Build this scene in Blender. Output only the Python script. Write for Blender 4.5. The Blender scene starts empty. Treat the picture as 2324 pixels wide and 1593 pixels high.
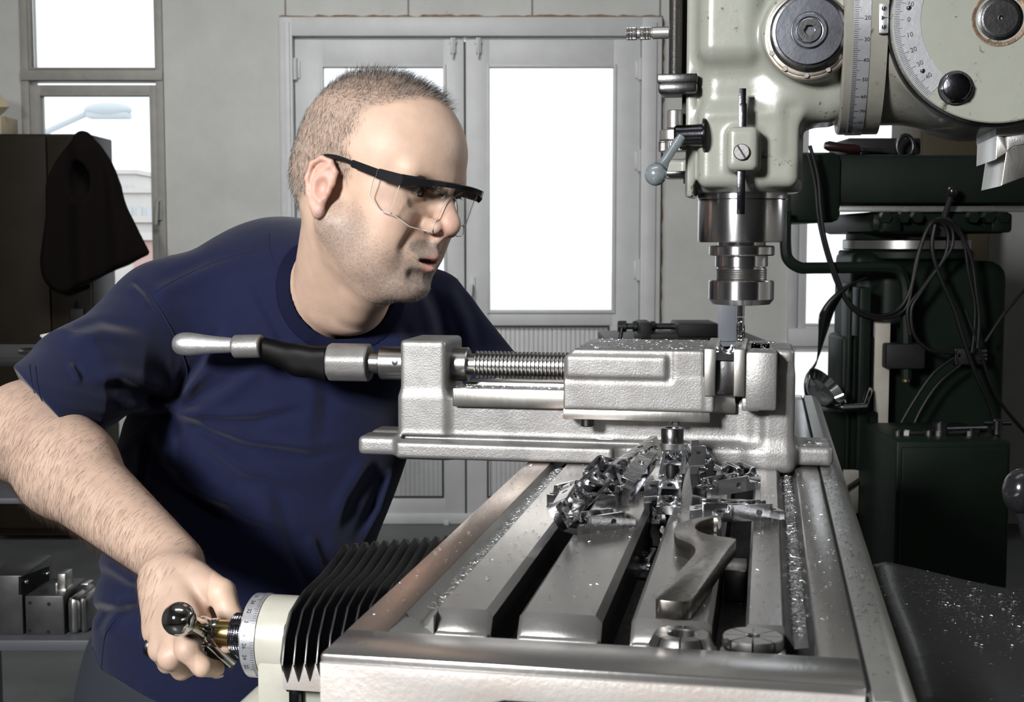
import bpy, bmesh, math, random
import numpy as np
from mathutils import Vector, Matrix
from mathutils.geometry import tessellate_polygon

# ------------------------------------------------------------------ camera, world, lights
A = math.radians(10.9)          # the camera looks 10.9 degrees left of the milling table's long axis
H = 1.35                        # eye height of the camera
ZT = 1.114                      # height of the milling table's top
F = 3000.0                      # focal length in photo pixels
TH = math.atan(251 / 3000)      # downward tilt
sc = bpy.context.scene
C = sc.collection
R = math.radians
cam = bpy.data.cameras.new('camera')
cam.sensor_width = 36
cam.lens = F / 2324 * 36
cam.clip_start = 0.05
cam.dof.use_dof = True
cam.dof.focus_distance = 1.42
cam.dof.aperture_fstop = 20
camo = bpy.data.objects.new('camera', cam)
C.objects.link(camo)
camo.location = (0, 0, H)
camo.rotation_euler = (math.pi / 2 - TH, 0, A)
sc.camera = camo
sc.view_settings.view_transform = 'Standard'
sc.view_settings.look = 'None'
sc.view_settings.exposure = 0.0
sc.view_settings.gamma = 1
sc.view_settings.use_curve_mapping = False
cy = sc.cycles
cy.max_bounces = 6
cy.diffuse_bounces = 3
cy.glossy_bounces = 3
cy.transmission_bounces = 4
cy.transparent_max_bounces = 8
cy.caustics_reflective = False
cy.caustics_refractive = False
cy.use_denoising = True
cy.sample_clamp_indirect = 6

w = bpy.data.worlds.new('overcast_sky')
sc.world = w
w.use_nodes = True
nt = w.node_tree
bg = nt.nodes['Background']
tc = nt.nodes.new('ShaderNodeTexCoord')
sp = nt.nodes.new('ShaderNodeSeparateXYZ')
rp = nt.nodes.new('ShaderNodeValToRGB')
rp.color_ramp.elements[0].position = 0.0
rp.color_ramp.elements[0].color = (.75, .8, .86, 1)
rp.color_ramp.elements[1].position = .5
rp.color_ramp.elements[1].color = (.93, .97, 1, 1)
nt.links.new(tc.outputs['Generated'], sp.inputs[0])
nt.links.new(sp.outputs['Z'], rp.inputs[0])
nt.links.new(rp.outputs[0], bg.inputs[0])
bg.inputs[1].default_value = 1.9


def cw(x, y, z=0.0):
    """camera-heading frame (x right, y ahead, z up from the floor) -> world"""
    return Vector((x * math.cos(A) - y * math.sin(A), x * math.sin(A) + y * math.cos(A), z))


def ray(px, py):
    a = (px - 1162) / F
    b = -(py - 796.5) / F
    return Vector((a, math.cos(TH) + b * math.sin(TH), -math.sin(TH) + b * math.cos(TH)))


def Cl(px, py, D):
    """point of the camera-heading frame at distance D seen at a photo pixel"""
    r = ray(px, py)
    return Vector((r.x * D / r.y, D, H + r.z * D / r.y))


def Cp(px, py, D):
    p = Cl(px, py, D)
    return cw(*p)


def T(px, py, u=None, v=None, w=None):
    """world point seen at a photo pixel and lying on x = u, y = v or height w above the table top"""
    r = cw(*ray(px, py))
    t = u / r.x if u is not None else v / r.y if v is not None else (w + ZT - H) / r.z
    return Vector((r.x * t, r.y * t, H + r.z * t))


def area(name, loc, aim, sx, sy, power, col=(1, 1, 1), spread=180):
    l = bpy.data.lights.new(name, 'AREA')
    l.shape = 'RECTANGLE'
    l.size = sx
    l.size_y = sy
    l.energy = power
    l.color = col
    l.spread = R(spread)
    o = bpy.data.objects.new(name, l)
    C.objects.link(o)
    o.location = loc
    o.rotation_euler = (Vector(aim) - Vector(loc)).to_track_quat('-Z', 'Y').to_euler()
    return o


area('flash_softbox', cw(-1.4, -1.15, 2.15), cw(.0, 1.5, 1.15), .45, .45, 76, (1, .995, .985), 130)
area('rim_softbox', cw(2.1, 1.9, 2.15), cw(.25, 1.3, 1.15), .5, 1.0, 7, (.95, .97, 1), 120)
area('back_wall_fill', cw(-.9, 3.6, 3.3), cw(-.7, 5.2, 1.2), 1.6, .7, 62, (1, 1, 1), 150)  # unseen fill added to brighten the back wall
area('rear_wall_fill', cw(-.2, .6, 3.3), cw(-.1, -1.4, 1.0), 1.6, 1.2, 14, (1, 1, 1))  # unseen fill added to light the wall behind the camera for metal reflections


# ------------------------------------------------------------------ materials
def mat(name, col, rough=.5, metal=0.0, col2=None, nscale=8.0, ncon=.5, bump=0.0, bscale=60.0, bdist=.002,
        coat=0.0, spec=.5, specks=None, stretch=None, sheen=0, rvar=0.0, sss=0.0):
    m = bpy.data.materials.new(name)
    m.use_nodes = True
    nt = m.node_tree
    b = nt.nodes['Principled BSDF']
    L = nt.links.new
    col = tuple(col) + (1,)
    b.inputs['Base Color'].default_value = col
    b.inputs['Roughness'].default_value = rough
    b.inputs['Metallic'].default_value = metal
    b.inputs['Specular IOR Level'].default_value = spec
    if coat:
        b.inputs['Coat Weight'].default_value = coat
        b.inputs['Coat Roughness'].default_value = .12
    if sheen:
        b.inputs['Sheen Weight'].default_value = sheen
    if sss:
        b.inputs['Subsurface Weight'].default_value = sss
        b.inputs['Subsurface Radius'].default_value = (.012, .005, .003)
        b.inputs['Subsurface Scale'].default_value = .4
    tc = nt.nodes.new('ShaderNodeTexCoord')
    vec = tc.outputs['Object']
    if stretch:
        mp = nt.nodes.new('ShaderNodeMapping')
        mp.inputs['Scale'].default_value = stretch
        L(vec, mp.inputs[0])
        vec = mp.outputs[0]
    cur = None
    if col2 is not None:
        n = nt.nodes.new('ShaderNodeTexNoise')
        n.inputs['Scale'].default_value = nscale
        n.inputs['Detail'].default_value = 8
        n.inputs['Roughness'].default_value = .65
        L(vec, n.inputs['Vector'])
        r = nt.nodes.new('ShaderNodeValToRGB')
        r.color_ramp.elements[0].position = .5 - ncon * .35
        r.color_ramp.elements[1].position = .5 + ncon * .35
        r.color_ramp.elements[0].color = tuple(col2) + (1,)
        r.color_ramp.elements[1].color = col
        L(n.outputs['Fac'], r.inputs[0])
        cur = r.outputs[0]
        L(cur, b.inputs['Base Color'])
        if rvar:
            mr = nt.nodes.new('ShaderNodeMapRange')
            mr.inputs['To Min'].default_value = rough + rvar
            mr.inputs['To Max'].default_value = max(.02, rough - rvar)
            L(n.outputs['Fac'], mr.inputs['Value'])
            L(mr.outputs[0], b.inputs['Roughness'])
    if specks:                       # (colour, scale, threshold): dirt spots of their own colour
        n = nt.nodes.new('ShaderNodeTexNoise')
        n.inputs['Scale'].default_value = specks[1]
        n.inputs['Detail'].default_value = 10
        n.inputs['Roughness'].default_value = .75
        L(tc.outputs['Object'], n.inputs['Vector'])
        r = nt.nodes.new('ShaderNodeValToRGB')
        r.color_ramp.elements[0].position = specks[2]
        r.color_ramp.elements[1].position = specks[2] + .06
        r.color_ramp.elements[0].color = (0, 0, 0, 1)
        r.color_ramp.elements[1].color = (1, 1, 1, 1)
        L(n.outputs['Fac'], r.inputs[0])
        mx = nt.nodes.new('ShaderNodeMix')
        mx.data_type = 'RGBA'
        L(r.outputs[0], mx.inputs['Factor'])
        if cur is not None:
            L(cur, mx.inputs['A'])
        else:
            mx.inputs['A'].default_value = col
        mx.inputs['B'].default_value = tuple(specks[0]) + (1,)
        cur = mx.outputs['Result']
        L(cur, b.inputs['Base Color'])
    if bump:
        n = nt.nodes.new('ShaderNodeTexNoise')
        n.inputs['Scale'].default_value = bscale
        n.inputs['Detail'].default_value = 6
        n.inputs['Roughness'].default_value = .6
        L(vec, n.inputs['Vector'])
        bp = nt.nodes.new('ShaderNodeBump')
        bp.inputs['Strength'].default_value = bump
        bp.inputs['Distance'].default_value = bdist
        L(n.outputs['Fac'], bp.inputs['Height'])
        L(bp.outputs[0], b.inputs['Normal'])
    return m


def attr_mat(name, rough, bump=0, bscale=500, bdist=.0006, sss=0, nsc=0, nam=0, spec=.4):
    """base colour from the mesh's own colour attribute 'col' (skin tone, stubble, lips...)"""
    m = mat(name, (.8, .8, .8), rough, bump=bump, bscale=bscale, bdist=bdist, sss=sss, spec=spec)
    nt = m.node_tree
    a = nt.nodes.new('ShaderNodeAttribute')
    a.attribute_name = 'col'
    out = a.outputs['Color']
    if nsc:
        tc = nt.nodes.new('ShaderNodeTexCoord')
        n = nt.nodes.new('ShaderNodeTexNoise')
        n.inputs['Scale'].default_value = nsc
        n.inputs['Detail'].default_value = 8
        nt.links.new(tc.outputs['Object'], n.inputs['Vector'])
        mr = nt.nodes.new('ShaderNodeMapRange')
        mr.inputs['From Min'].default_value = .3
        mr.inputs['From Max'].default_value = .7
        mr.inputs['To Min'].default_value = 1 - nam
        mr.inputs['To Max'].default_value = 1 + nam
        nt.links.new(n.outputs['Fac'], mr.inputs['Value'])
        vm = nt.nodes.new('ShaderNodeVectorMath')
        vm.operation = 'SCALE'
        nt.links.new(out, vm.inputs[0])
        nt.links.new(mr.outputs[0], vm.inputs['Scale'])
        out = vm.outputs[0]
    nt.links.new(out, nt.nodes['Principled BSDF'].inputs['Base Color'])
    return m


MT = {}
MT['plaster'] = mat('painted_plaster', (.57, .575, .555), .8, col2=(.45, .45, .43), nscale=3.5, ncon=.7, bump=.25, bscale=40, specks=((.16, .12, .09), 9, .69))
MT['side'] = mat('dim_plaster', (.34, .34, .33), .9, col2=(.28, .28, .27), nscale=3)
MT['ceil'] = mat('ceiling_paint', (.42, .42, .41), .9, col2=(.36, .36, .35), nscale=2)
MT['asphalt'] = mat('pale_yard', (.62, .62, .62), .9)
MT['floor'] = mat('concrete_floor', (.10, .103, .105), .40, col2=(.05, .052, .054), nscale=4, ncon=.8, bump=.1)
MT['frame'] = mat('grey_painted_frame', (.58, .59, .59), .45, col2=(.46, .465, .465), nscale=7, ncon=.9, bump=.12, bscale=30, specks=((.2, .17, .14), 16, .72))
MT['oldframe'] = mat('dirty_frame', (.36, .35, .32), .6, col2=(.24, .23, .21), nscale=9, ncon=.9, bump=.2, bscale=30, specks=((.07, .06, .05), 14, .66))
MT['darkseal'] = mat('dark_seal', (.05, .05, .05), .7)
MT['rust'] = mat('rusty_sealant', (.20, .10, .05), .9, col2=(.34, .26, .19), nscale=30, bump=.8, bscale=120, bdist=.006)
MT['seam'] = mat('seam_shadow_gap', (.22, .21, .19), .9)
MT['steel'] = mat('ground_steel', (.46, .455, .45), .30, 1, col2=(.31, .305, .30), nscale=26, ncon=1.0, bump=.05, bscale=300, rvar=.07)
MT['tabletop'] = mat('ground_table_iron', (.44, .43, .42), .24, .85, col2=(.28, .27, .265), nscale=9, ncon=1.0, bump=.06, bscale=260, rvar=.06, stretch=(1, .35, 1))
MT['castface'] = mat('worn_cast_end', (.56, .545, .53), .42, .3, col2=(.42, .36, .32), nscale=12, ncon=.9, bump=.25, bscale=260)
MT['slotwall'] = mat('dark_slot_wall', (.045, .045, .047), .35, .6)
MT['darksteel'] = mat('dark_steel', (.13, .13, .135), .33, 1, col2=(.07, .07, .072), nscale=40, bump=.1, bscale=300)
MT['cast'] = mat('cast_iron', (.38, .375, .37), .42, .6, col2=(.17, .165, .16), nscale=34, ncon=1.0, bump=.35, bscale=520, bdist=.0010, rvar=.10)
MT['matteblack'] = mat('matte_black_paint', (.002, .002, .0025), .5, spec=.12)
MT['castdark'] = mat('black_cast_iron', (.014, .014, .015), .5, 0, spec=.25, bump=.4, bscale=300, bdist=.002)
MT['milled'] = mat('milled_face', (.62, .61, .59), .32, 1, col2=(.5, .48, .44), nscale=50, bump=.25, bscale=160, stretch=(1, 1, .25), bdist=.0008)
MT['alu'] = mat('bright_aluminium', (.90, .91, .94), .12, 1, col2=(.66, .67, .70), nscale=60, ncon=.8, bump=.07, bscale=220, rvar=.08)
MT['chip'] = mat('aluminium_chips', (.80, .81, .83), .28, 1)
MT['chipd'] = mat('dark_steel_chips', (.10, .10, .11), .35, .8)
MT['rail'] = mat('anodised_rail', (.50, .50, .49), .36, .85, col2=(.42, .42, .41), nscale=30, bump=.05)
MT['rubber'] = mat('black_rubber', (.012, .012, .014), .34, bump=.2, bscale=80, spec=.5)
MT['bellows'] = mat('bellows_rubber', (.003, .003, .004), .35, spec=.22, bump=.1, bscale=120)
MT['paint'] = mat('machine_paint', (.30, .31, .27), .30, col2=(.25, .26, .225), nscale=14, ncon=.9, bump=.10, bscale=55, bdist=.003, coat=.35, specks=((.055, .04, .025), 55, .60))
MT['paint2'] = mat('worn_paint', (.27, .27, .235), .34, col2=(.20, .19, .16), nscale=20, ncon=.9, bump=.15, bscale=60, bdist=.003, coat=.3, specks=((.06, .04, .025), 48, .59))
MT['cream'] = mat('cream_paint', (.50, .49, .43), .35, col2=(.42, .41, .35), nscale=25, bump=.12, bscale=80, coat=.2, specks=((.09, .07, .05), 70, .68))
MT['black'] = mat('gloss_black', (.012, .012, .014), .16, spec=.6)
MT['blackmetal'] = mat('blued_steel', (.10, .10, .115), .20, 1, col2=(.055, .055, .065), nscale=60, bump=.08, bscale=300)
MT['chrome'] = mat('chrome', (.66, .67, .69), .07, 1)
MT['chromed'] = mat('dark_chrome', (.55, .54, .52), .06, 1)
MT['brass'] = mat('brass', (.62, .47, .19), .24, 1, col2=(.45, .33, .14), nscale=60)
MT['scale'] = mat('scale_plate', (.60, .61, .64), .30, .65, col2=(.48, .49, .52), nscale=40, bump=.08, bscale=300)
MT['ink'] = mat('black_ink', (.015, .015, .02), .6)
MT['wrench'] = mat('hook_wrench_steel', (.30, .285, .27), .28, 1, col2=(.18, .165, .15), nscale=30, ncon=1, bump=.12, bscale=140, rvar=.08)
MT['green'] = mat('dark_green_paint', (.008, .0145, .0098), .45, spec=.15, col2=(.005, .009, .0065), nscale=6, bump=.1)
MT['cable'] = mat('black_cable', (.006, .006, .007), .45, spec=.2)
MT['brown'] = mat('brown_cabinet', (.022, .017, .012), .5, spec=.1, col2=(.016, .012, .009), nscale=5)
MT['coat'] = mat('dark_brown_cloth', (.007, .005, .005), .95, bump=.4, bscale=300, spec=.05)
MT['paper'] = mat('white_paper', (.80, .80, .80), .8)
MT['ivory'] = mat('ivory_plate', (.55, .52, .46), .6, col2=(.44, .41, .36), nscale=10)
MT['shelf'] = mat('grey_shelf', (.12, .125, .145), .5)
MT['block'] = mat('dull_steel_block', (.10, .10, .105), .42, .5, col2=(.07, .066, .066), nscale=20)
MT['housewall'] = mat('pale_house', (.62, .60, .58), .8, col2=(.55, .53, .5), nscale=.6)
MT['houseroof'] = mat('pink_roof', (.50, .33, .30), .8)
MT['lampgrey'] = mat('lamp_grey', (.50, .55, .58), .6)
MT['red'] = mat('red_plastic', (.018, .004, .004), .35)


def glassmat(name, f0=.04, rough=.0, tint=(1, 1, 1), ior=1.5):
    m = bpy.data.materials.new(name)
    m.use_nodes = True
    nt = m.node_tree
    nt.nodes.remove(nt.nodes['Principled BSDF'])
    out = nt.nodes['Material Output']
    tr = nt.nodes.new('ShaderNodeBsdfTransparent')
    tr.inputs[0].default_value = tuple(tint) + (1,)
    gl = nt.nodes.new('ShaderNodeBsdfGlossy')
    gl.inputs['Roughness'].default_value = rough
    fr = nt.nodes.new('ShaderNodeFresnel')
    fr.inputs[0].default_value = ior
    mr = nt.nodes.new('ShaderNodeMath')
    mr.operation = 'ADD'
    mr.use_clamp = True
    mr.inputs[1].default_value = f0
    mx = nt.nodes.new('ShaderNodeMixShader')
    if ior > 1.3:
        nt.links.new(fr.outputs[0], mr.inputs[0])
    else:
        mr.inputs[0].default_value = .05
    nt.links.new(mr.outputs[0], mx.inputs[0])
    nt.links.new(tr.outputs[0], mx.inputs[1])
    nt.links.new(gl.outputs[0], mx.inputs[2])
    nt.links.new(mx.outputs[0], out.inputs[0])
    return m


MT['glass'] = glassmat('window_glass', .0)
MT['lens'] = glassmat('safety_lens', .03, .02, (.96, .96, .955), 1.12)



def turned(name, col, rough, an=.85):
    """lathe-turned steel: fine rings round its axis stretch the highlights along it"""
    m = mat(name, col, rough, 1)
    nt = m.node_tree
    b = nt.nodes['Principled BSDF']
    b.inputs['Anisotropic'].default_value = an
    b.inputs['Anisotropic Rotation'].default_value = .25
    tg = nt.nodes.new('ShaderNodeTangent')
    tg.direction_type = 'RADIAL'
    tg.axis = 'Z'
    nt.links.new(tg.outputs[0], b.inputs['Tangent'])
    return m


MT['turned'] = turned('turned_steel', (.60, .595, .61), .24)
# ------------------------------------------------------------------ mesh tools
I4 = Matrix.Identity(4)


def frame_from(axis, up=Vector((0, 0, 1))):
    z = Vector(axis).normalized()
    if abs(z.dot(up)) > .99:
        up = Vector((0, 1, 0))
    x = up.cross(z).normalized()
    y = z.cross(x)
    return Matrix((x, y, z)).transposed().to_4x4()


class MB:
    def __init__(self):
        self.bm = bmesh.new()

    def add(self, tb, M=None):
        if M is not None:
            bmesh.ops.transform(tb, matrix=M, verts=tb.verts)
        me = bpy.data.meshes.new('t')
        tb.to_mesh(me)
        tb.free()
        self.bm.from_mesh(me)
        bpy.data.meshes.remove(me)
        return self

    def box(self, a, b, bev=0.0, M=None, seg=2):
        """box between two opposite corners"""
        a, b = Vector(a), Vector(b)
        tb = bmesh.new()
        bmesh.ops.create_cube(tb, size=1)
        c = (a + b) / 2
        s = b - a
        for v in tb.verts:
            v.co = Vector((c[i] + v.co[i] * abs(s[i]) for i in range(3)))
        if bev:
            bmesh.ops.bevel(tb, geom=tb.edges[:], offset=bev, segments=seg, affect='EDGES', profile=.5)
        return self.add(tb, M)

    def prism(self, outer, d, holes=(), bev=0.0, M=None, at=None):
        """polygon in local XY, extruded along local Z from 0 to d; M places it"""
        tb = bmesh.new()
        rings = [[Vector((p[0], p[1], 0)) for p in outer]] + [[Vector((p[0], p[1], 0)) for p in h] for h in holes]
        flat = [p for r in rings for p in r]
        tris = tessellate_polygon(rings)
        lo = [tb.verts.new(p) for p in flat]
        hi = [tb.verts.new(p + Vector((0, 0, d))) for p in flat]
        if not holes:
            tb.faces.new(lo[::-1])
            tb.faces.new(hi)
        else:
            for t in tris:
                try:
                    tb.faces.new([lo[i] for i in t])
                    tb.faces.new([hi[i] for i in reversed(t)])
                except ValueError:
                    pass
        k = 0
        rims = []
        for r in rings:
            n = len(r)
            for i in range(n):
                f = tb.faces.new((lo[k + i], lo[k + (i + 1) % n], hi[k + (i + 1) % n], hi[k + i]))
            if k == 0 or True:
                rims += [(k + i, k + (i + 1) % n) for i in range(n)]
            k += n
        bmesh.ops.recalc_face_normals(tb, faces=tb.faces)
        if bev:
            es = []
            for a, b in rims:
                for vs in (lo, hi):
                    e = tb.edges.get((vs[a], vs[b]))
                    if e:
                        es.append(e)
            bmesh.ops.bevel(tb, geom=es, offset=bev, segments=2, affect='EDGES', profile=.5, clamp_overlap=True)
        return self.add(tb, M)

    def lathe(self, prof, o, axis, seg=48, M=None, a0=0, a1=2 * math.pi, radmod=None):
        """profile [(radius, height)] spun about axis from o"""
        tb = bmesh.new()
        fr = Matrix.Translation(Vector(o)) @ frame_from(axis)
        full = abs(a1 - a0 - 2 * math.pi) < 1e-6
        rows = []
        n = seg if full else seg + 1
        for i in range(n):
            a = a0 + (a1 - a0) * i / seg
            row = []
            for (r, h) in prof:
                rr = r if radmod is None else radmod(r, h, a)
                row.append(tb.verts.new((rr * math.cos(a), rr * math.sin(a), h)))
            rows.append(row)
        m = n if full else n - 1
        for i in range(m):
            r0, r1 = rows[i], rows[(i + 1) % n]
            for j in range(len(prof) - 1):
                tb.faces.new((r0[j], r1[j], r1[j + 1], r0[j + 1]))
        bmesh.ops.remove_doubles(tb, verts=tb.verts, dist=1e-6)
        if not full:
            try:
                bmesh.ops.holes_fill(tb, edges=[e for e in tb.edges if e.is_boundary], sides=0)
            except Exception:
                pass
        bmesh.ops.recalc_face_normals(tb, faces=tb.faces)
        bmesh.ops.transform(tb, matrix=fr, verts=tb.verts)
        return self.add(tb, M)

    def cyl(self, o, axis, r, h, seg=40, bev=0.0, r2=None):
        r2 = r if r2 is None else r2
        b = bev
        return self.lathe([(0, 0), (r - b, 0), (r, b), (r2, h - b), (r2 - b, h), (0, h)], o, axis, seg)

    def tube(self, pts, rad, seg=10, caps=True, flat=None):
        pts = [Vector(p) for p in pts]
        n = len(pts)
        rads = rad if isinstance(rad, (list, tuple)) else [rad] * n
        tb = bmesh.new()
        rows = []
        prev = None
        for i, p in enumerate(pts):
            t = (pts[min(i + 1, n - 1)] - pts[max(i - 1, 0)]).normalized()
            if prev is None:
                ref = Vector((0, 0, 1)) if abs(t.z) < .9 else Vector((1, 0, 0))
                x = ref.cross(t).normalized()
            else:
                x = (prev - t * prev.dot(t)).normalized()
            prev = x
            y = t.cross(x)
            fx, fy = (1, 1) if flat is None else flat
            rows.append([tb.verts.new(p + rads[i] * (fx * x * math.cos(2 * math.pi * k / seg) + fy * y * math.sin(2 * math.pi * k / seg))) for k in range(seg)])
        for i in range(n - 1):
            for k in range(seg):
                tb.faces.new((rows[i][k], rows[i][(k + 1) % seg], rows[i + 1][(k + 1) % seg], rows[i + 1][k]))
        if caps:
            tb.faces.new(rows[0][::-1])
            tb.faces.new(rows[-1])
        bmesh.ops.recalc_face_normals(tb, faces=tb.faces)
        return self.add(tb)

    def sphere(self, c, r, seg=32, M=None, s=(1, 1, 1)):
        tb = bmesh.new()
        bmesh.ops.create_uvsphere(tb, u_segments=seg, v_segments=seg // 2, radius=r)
        for v in tb.verts:
            v.co = Vector((v.co[i] * s[i] for i in range(3))) + Vector(c)
        return self.add(tb, M)

    def mesh(self, verts, faces):
        tb = bmesh.new()
        vs = [tb.verts.new(v) for v in verts]
        for f in faces:
            tb.faces.new([vs[i] for i in f])
        return self.add(tb)


def smooth_pts(pts, n=8):
    """Catmull-Rom through the points"""
    P = [Vector(p) for p in pts]
    out = []
    for i in range(len(P) - 1):
        a, b, c, d = P[max(i - 1, 0)], P[i], P[i + 1], P[min(i + 2, len(P) - 1)]
        for k in range(n):
            t = k / n
            out.append(.5 * ((2 * b) + (c - a) * t + (2 * a - 5 * b + 4 * c - d) * t * t + (3 * b - a - 3 * c + d) * t ** 3))
    out.append(P[-1])
    return out


def axes(o, x, y, z):
    """matrix with the given origin and column axes"""
    M = Matrix((Vector(x), Vector(y), Vector(z))).transposed().to_4x4()
    M.translation = Vector(o)
    return M


CF = Matrix.Rotation(A, 4, 'Z')      # camera-heading frame -> world


def world_of(o):
    M = Matrix.LocRotScale(o.location, o.rotation_euler, None)
    return world_of(o.parent) @ M if o.parent else M


def link(name, me, m, parent, label=None, cat=None, group=None, kind=None, base=None, angle=38, smooth=True):
    if parent is None and base is None:
        xs = [v.co for v in me.vertices]
        if xs:
            n = len(xs)
            base = Vector((sum(p.x for p in xs) / n, sum(p.y for p in xs) / n, min(p.z for p in xs)))
        else:
            base = Vector((0, 0, 0))
    if parent is None:
        inv = Matrix.Translation(-Vector(base))
    else:
        inv = world_of(parent).inverted()
    me.transform(inv)
    o = bpy.data.objects.new(name, me)
    C.objects.link(o)
    if parent is None:
        o.location = base
    else:
        o.parent = parent
    me.materials.append(m if not isinstance(m, str) else MT[m])
    if smooth:
        me.polygons.foreach_set('use_smooth', [True] * len(me.polygons))
        if angle:
            me.set_sharp_from_angle(angle=R(angle))
    if label:
        o['label'] = label
    if cat:
        o['category'] = cat
    if group:
        o['group'] = group
    if kind:
        o['kind'] = kind
    return o


def obj(name, mb, m, parent=None, frame=None, **k):
    """link a mesh builder's content as one object; frame = matrix that takes its coordinates to world"""
    me = bpy.data.meshes.new(name)
    if frame is not None:
        bmesh.ops.transform(mb.bm, matrix=frame, verts=mb.bm.verts)
    mb.bm.normal_update()
    mb.bm.to_mesh(me)
    mb.bm.free()
    return link(name, me, m, parent, **k)


def thing(name, label, cat, base, rotz=0.0, group=None):
    o = bpy.data.objects.new(name, None)
    o.empty_display_size = .05
    C.objects.link(o)
    o.location = base
    o.rotation_euler = (0, 0, rotz)
    o['label'] = label
    o['category'] = cat
    if group:
        o['group'] = group
    return o


def text_mesh(s, size):
    cu = bpy.data.curves.new('txt', 'FONT')
    cu.body = s
    cu.size = size
    cu.align_x = 'CENTER'
    cu.align_y = 'CENTER'
    cu.resolution_u = 3
    o = bpy.data.objects.new('txt', cu)
    C.objects.link(o)
    dg = bpy.context.evaluated_depsgraph_get()
    me = bpy.data.meshes.new_from_object(o.evaluated_get(dg))
    bpy.data.objects.remove(o)
    bpy.data.curves.remove(cu)
    tb = bmesh.new()
    tb.from_mesh(me)
    bpy.data.meshes.remove(me)
    return tb


# signed distance sculpting, meshed with OpenVDB
def s_ell(P, c, r, Rm=None):
    q = P - np.asarray(c, np.float32)
    if Rm is not None:
        q = q @ np.asarray(Rm, np.float32)
    r = np.asarray(r, np.float32)
    k0 = np.sqrt(((q / r) ** 2).sum(-1))
    k1 = np.sqrt(((q / (r * r)) ** 2).sum(-1)) + 1e-9
    return k0 * (k0 - 1) / k1


def s_cone(P, a, b, ra, rb):
    a = np.asarray(a, np.float32)
    b = np.asarray(b, np.float32)
    pa = P - a
    ba = b - a
    h = np.clip((pa @ ba) / max(1e-9, float(ba @ ba)), 0, 1)
    return np.sqrt(((pa - h[..., None] * ba) ** 2).sum(-1)) - (ra + (rb - ra) * h)


def s_box(P, c, hs, r=0.0, Rm=None):
    q = P - np.asarray(c, np.float32)
    if Rm is not None:
        q = q @ np.asarray(Rm, np.float32)
    q = np.abs(q) - (np.asarray(hs, np.float32) - r)
    return np.sqrt((np.maximum(q, 0) ** 2).sum(-1)) + np.minimum(q.max(-1), 0) - r


def s_cyl(P, c, ax, rad, hh, r=0.0):
    ax = np.asarray(ax, np.float32)
    ax = ax / np.linalg.norm(ax)
    q = P - np.asarray(c, np.float32)
    h = q @ ax
    rr = np.sqrt(np.maximum(((q - h[..., None] * ax) ** 2).sum(-1), 0))
    dx = rr - (rad - r)
    dy = np.abs(h) - (hh - r)
    return np.sqrt(np.maximum(dx, 0) ** 2 + np.maximum(dy, 0) ** 2) + np.minimum(np.maximum(dx, dy), 0) - r


def smin(a, b, k):
    h = np.maximum(k - np.abs(a - b), 0) / k
    return np.minimum(a, b) - h * h * k * .25


def smax(a, b, k):
    return -smin(-a, -b, k)


def sdf_mesh(name, f, lo, hi, vox):
    """mesh of f(P) = 0 between two corners; only blocks the surface can pass are evaluated"""
    import openvdb as vdb
    B = 16
    lo = np.array(lo, np.float32)
    n = np.ceil((np.array(hi, np.float32) - lo) / (vox * B)).astype(int)
    ii = np.stack(np.meshgrid(*[np.arange(k) for k in n], indexing='ij'), -1).reshape(-1, 3)
    cen = lo + (ii + .5) * B * vox
    d = f(cen.astype(np.float32))
    keep = ii[np.abs(d) < B * vox * .87 * 1.35 + 2 * vox]
    grid = vdb.FloatGrid(3 * vox)
    loc = np.stack(np.meshgrid(np.arange(B), np.arange(B), np.arange(B), indexing='ij'), -1).reshape(-1, 3)
    CH = 24
    for s in range(0, len(keep), CH):
        blk = keep[s:s + CH]
        idx = (blk[:, None, :] * B + loc[None]).reshape(-1, 3)
        P = (lo + idx * vox).astype(np.float32)
        v = f(P).astype(np.float32)
        v = np.clip(v, -3 * vox, 3 * vox).reshape(len(blk), B, B, B)
        for k, b in enumerate(blk):
            if v[k].min() < 2.9 * vox:
                grid.copyFromArray(np.ascontiguousarray(v[k]), ijk=tuple(int(q) for q in b * B))
    pts, tris, quads = grid.convertToPolygons(isovalue=0.0, adaptivity=0.0)
    pts = pts * vox + lo
    me = bpy.data.meshes.new(name)
    faces = [tuple(int(i) for i in q) for q in quads[:, ::-1]] + [tuple(int(i) for i in q) for q in tris[:, ::-1]]
    me.from_pydata([tuple(p) for p in pts.tolist()], [], faces)
    me.update()
    bm = bmesh.new()
    bm.from_mesh(me)
    # drop stray pieces from block borders
    bmesh.ops.recalc_face_normals(bm, faces=bm.faces)
    bm.to_mesh(me)
    bm.free()
    return me, pts.astype(np.float32)


def set_col(me, cols):
    a = me.color_attributes.new('col', 'FLOAT_COLOR', 'POINT')
    a.data.foreach_set('color', np.concatenate([cols, np.ones((len(cols), 1))], 1).astype(np.float32).ravel())
# ------------------------------------------------------------------ room (camera-heading frame, wall 6.23 m ahead)
DW = 6.23


def struct(name, mb, m, parent=None, frame=CF, **k):
    return obj(name, mb, m, parent, frame=frame, kind='structure' if parent is None else None, **k)


def wx(px, D=DW):
    return Cl(px, 545, D).x


def wz(py, D=DW, px=1162):
    return Cl(px, py, D).z


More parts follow.
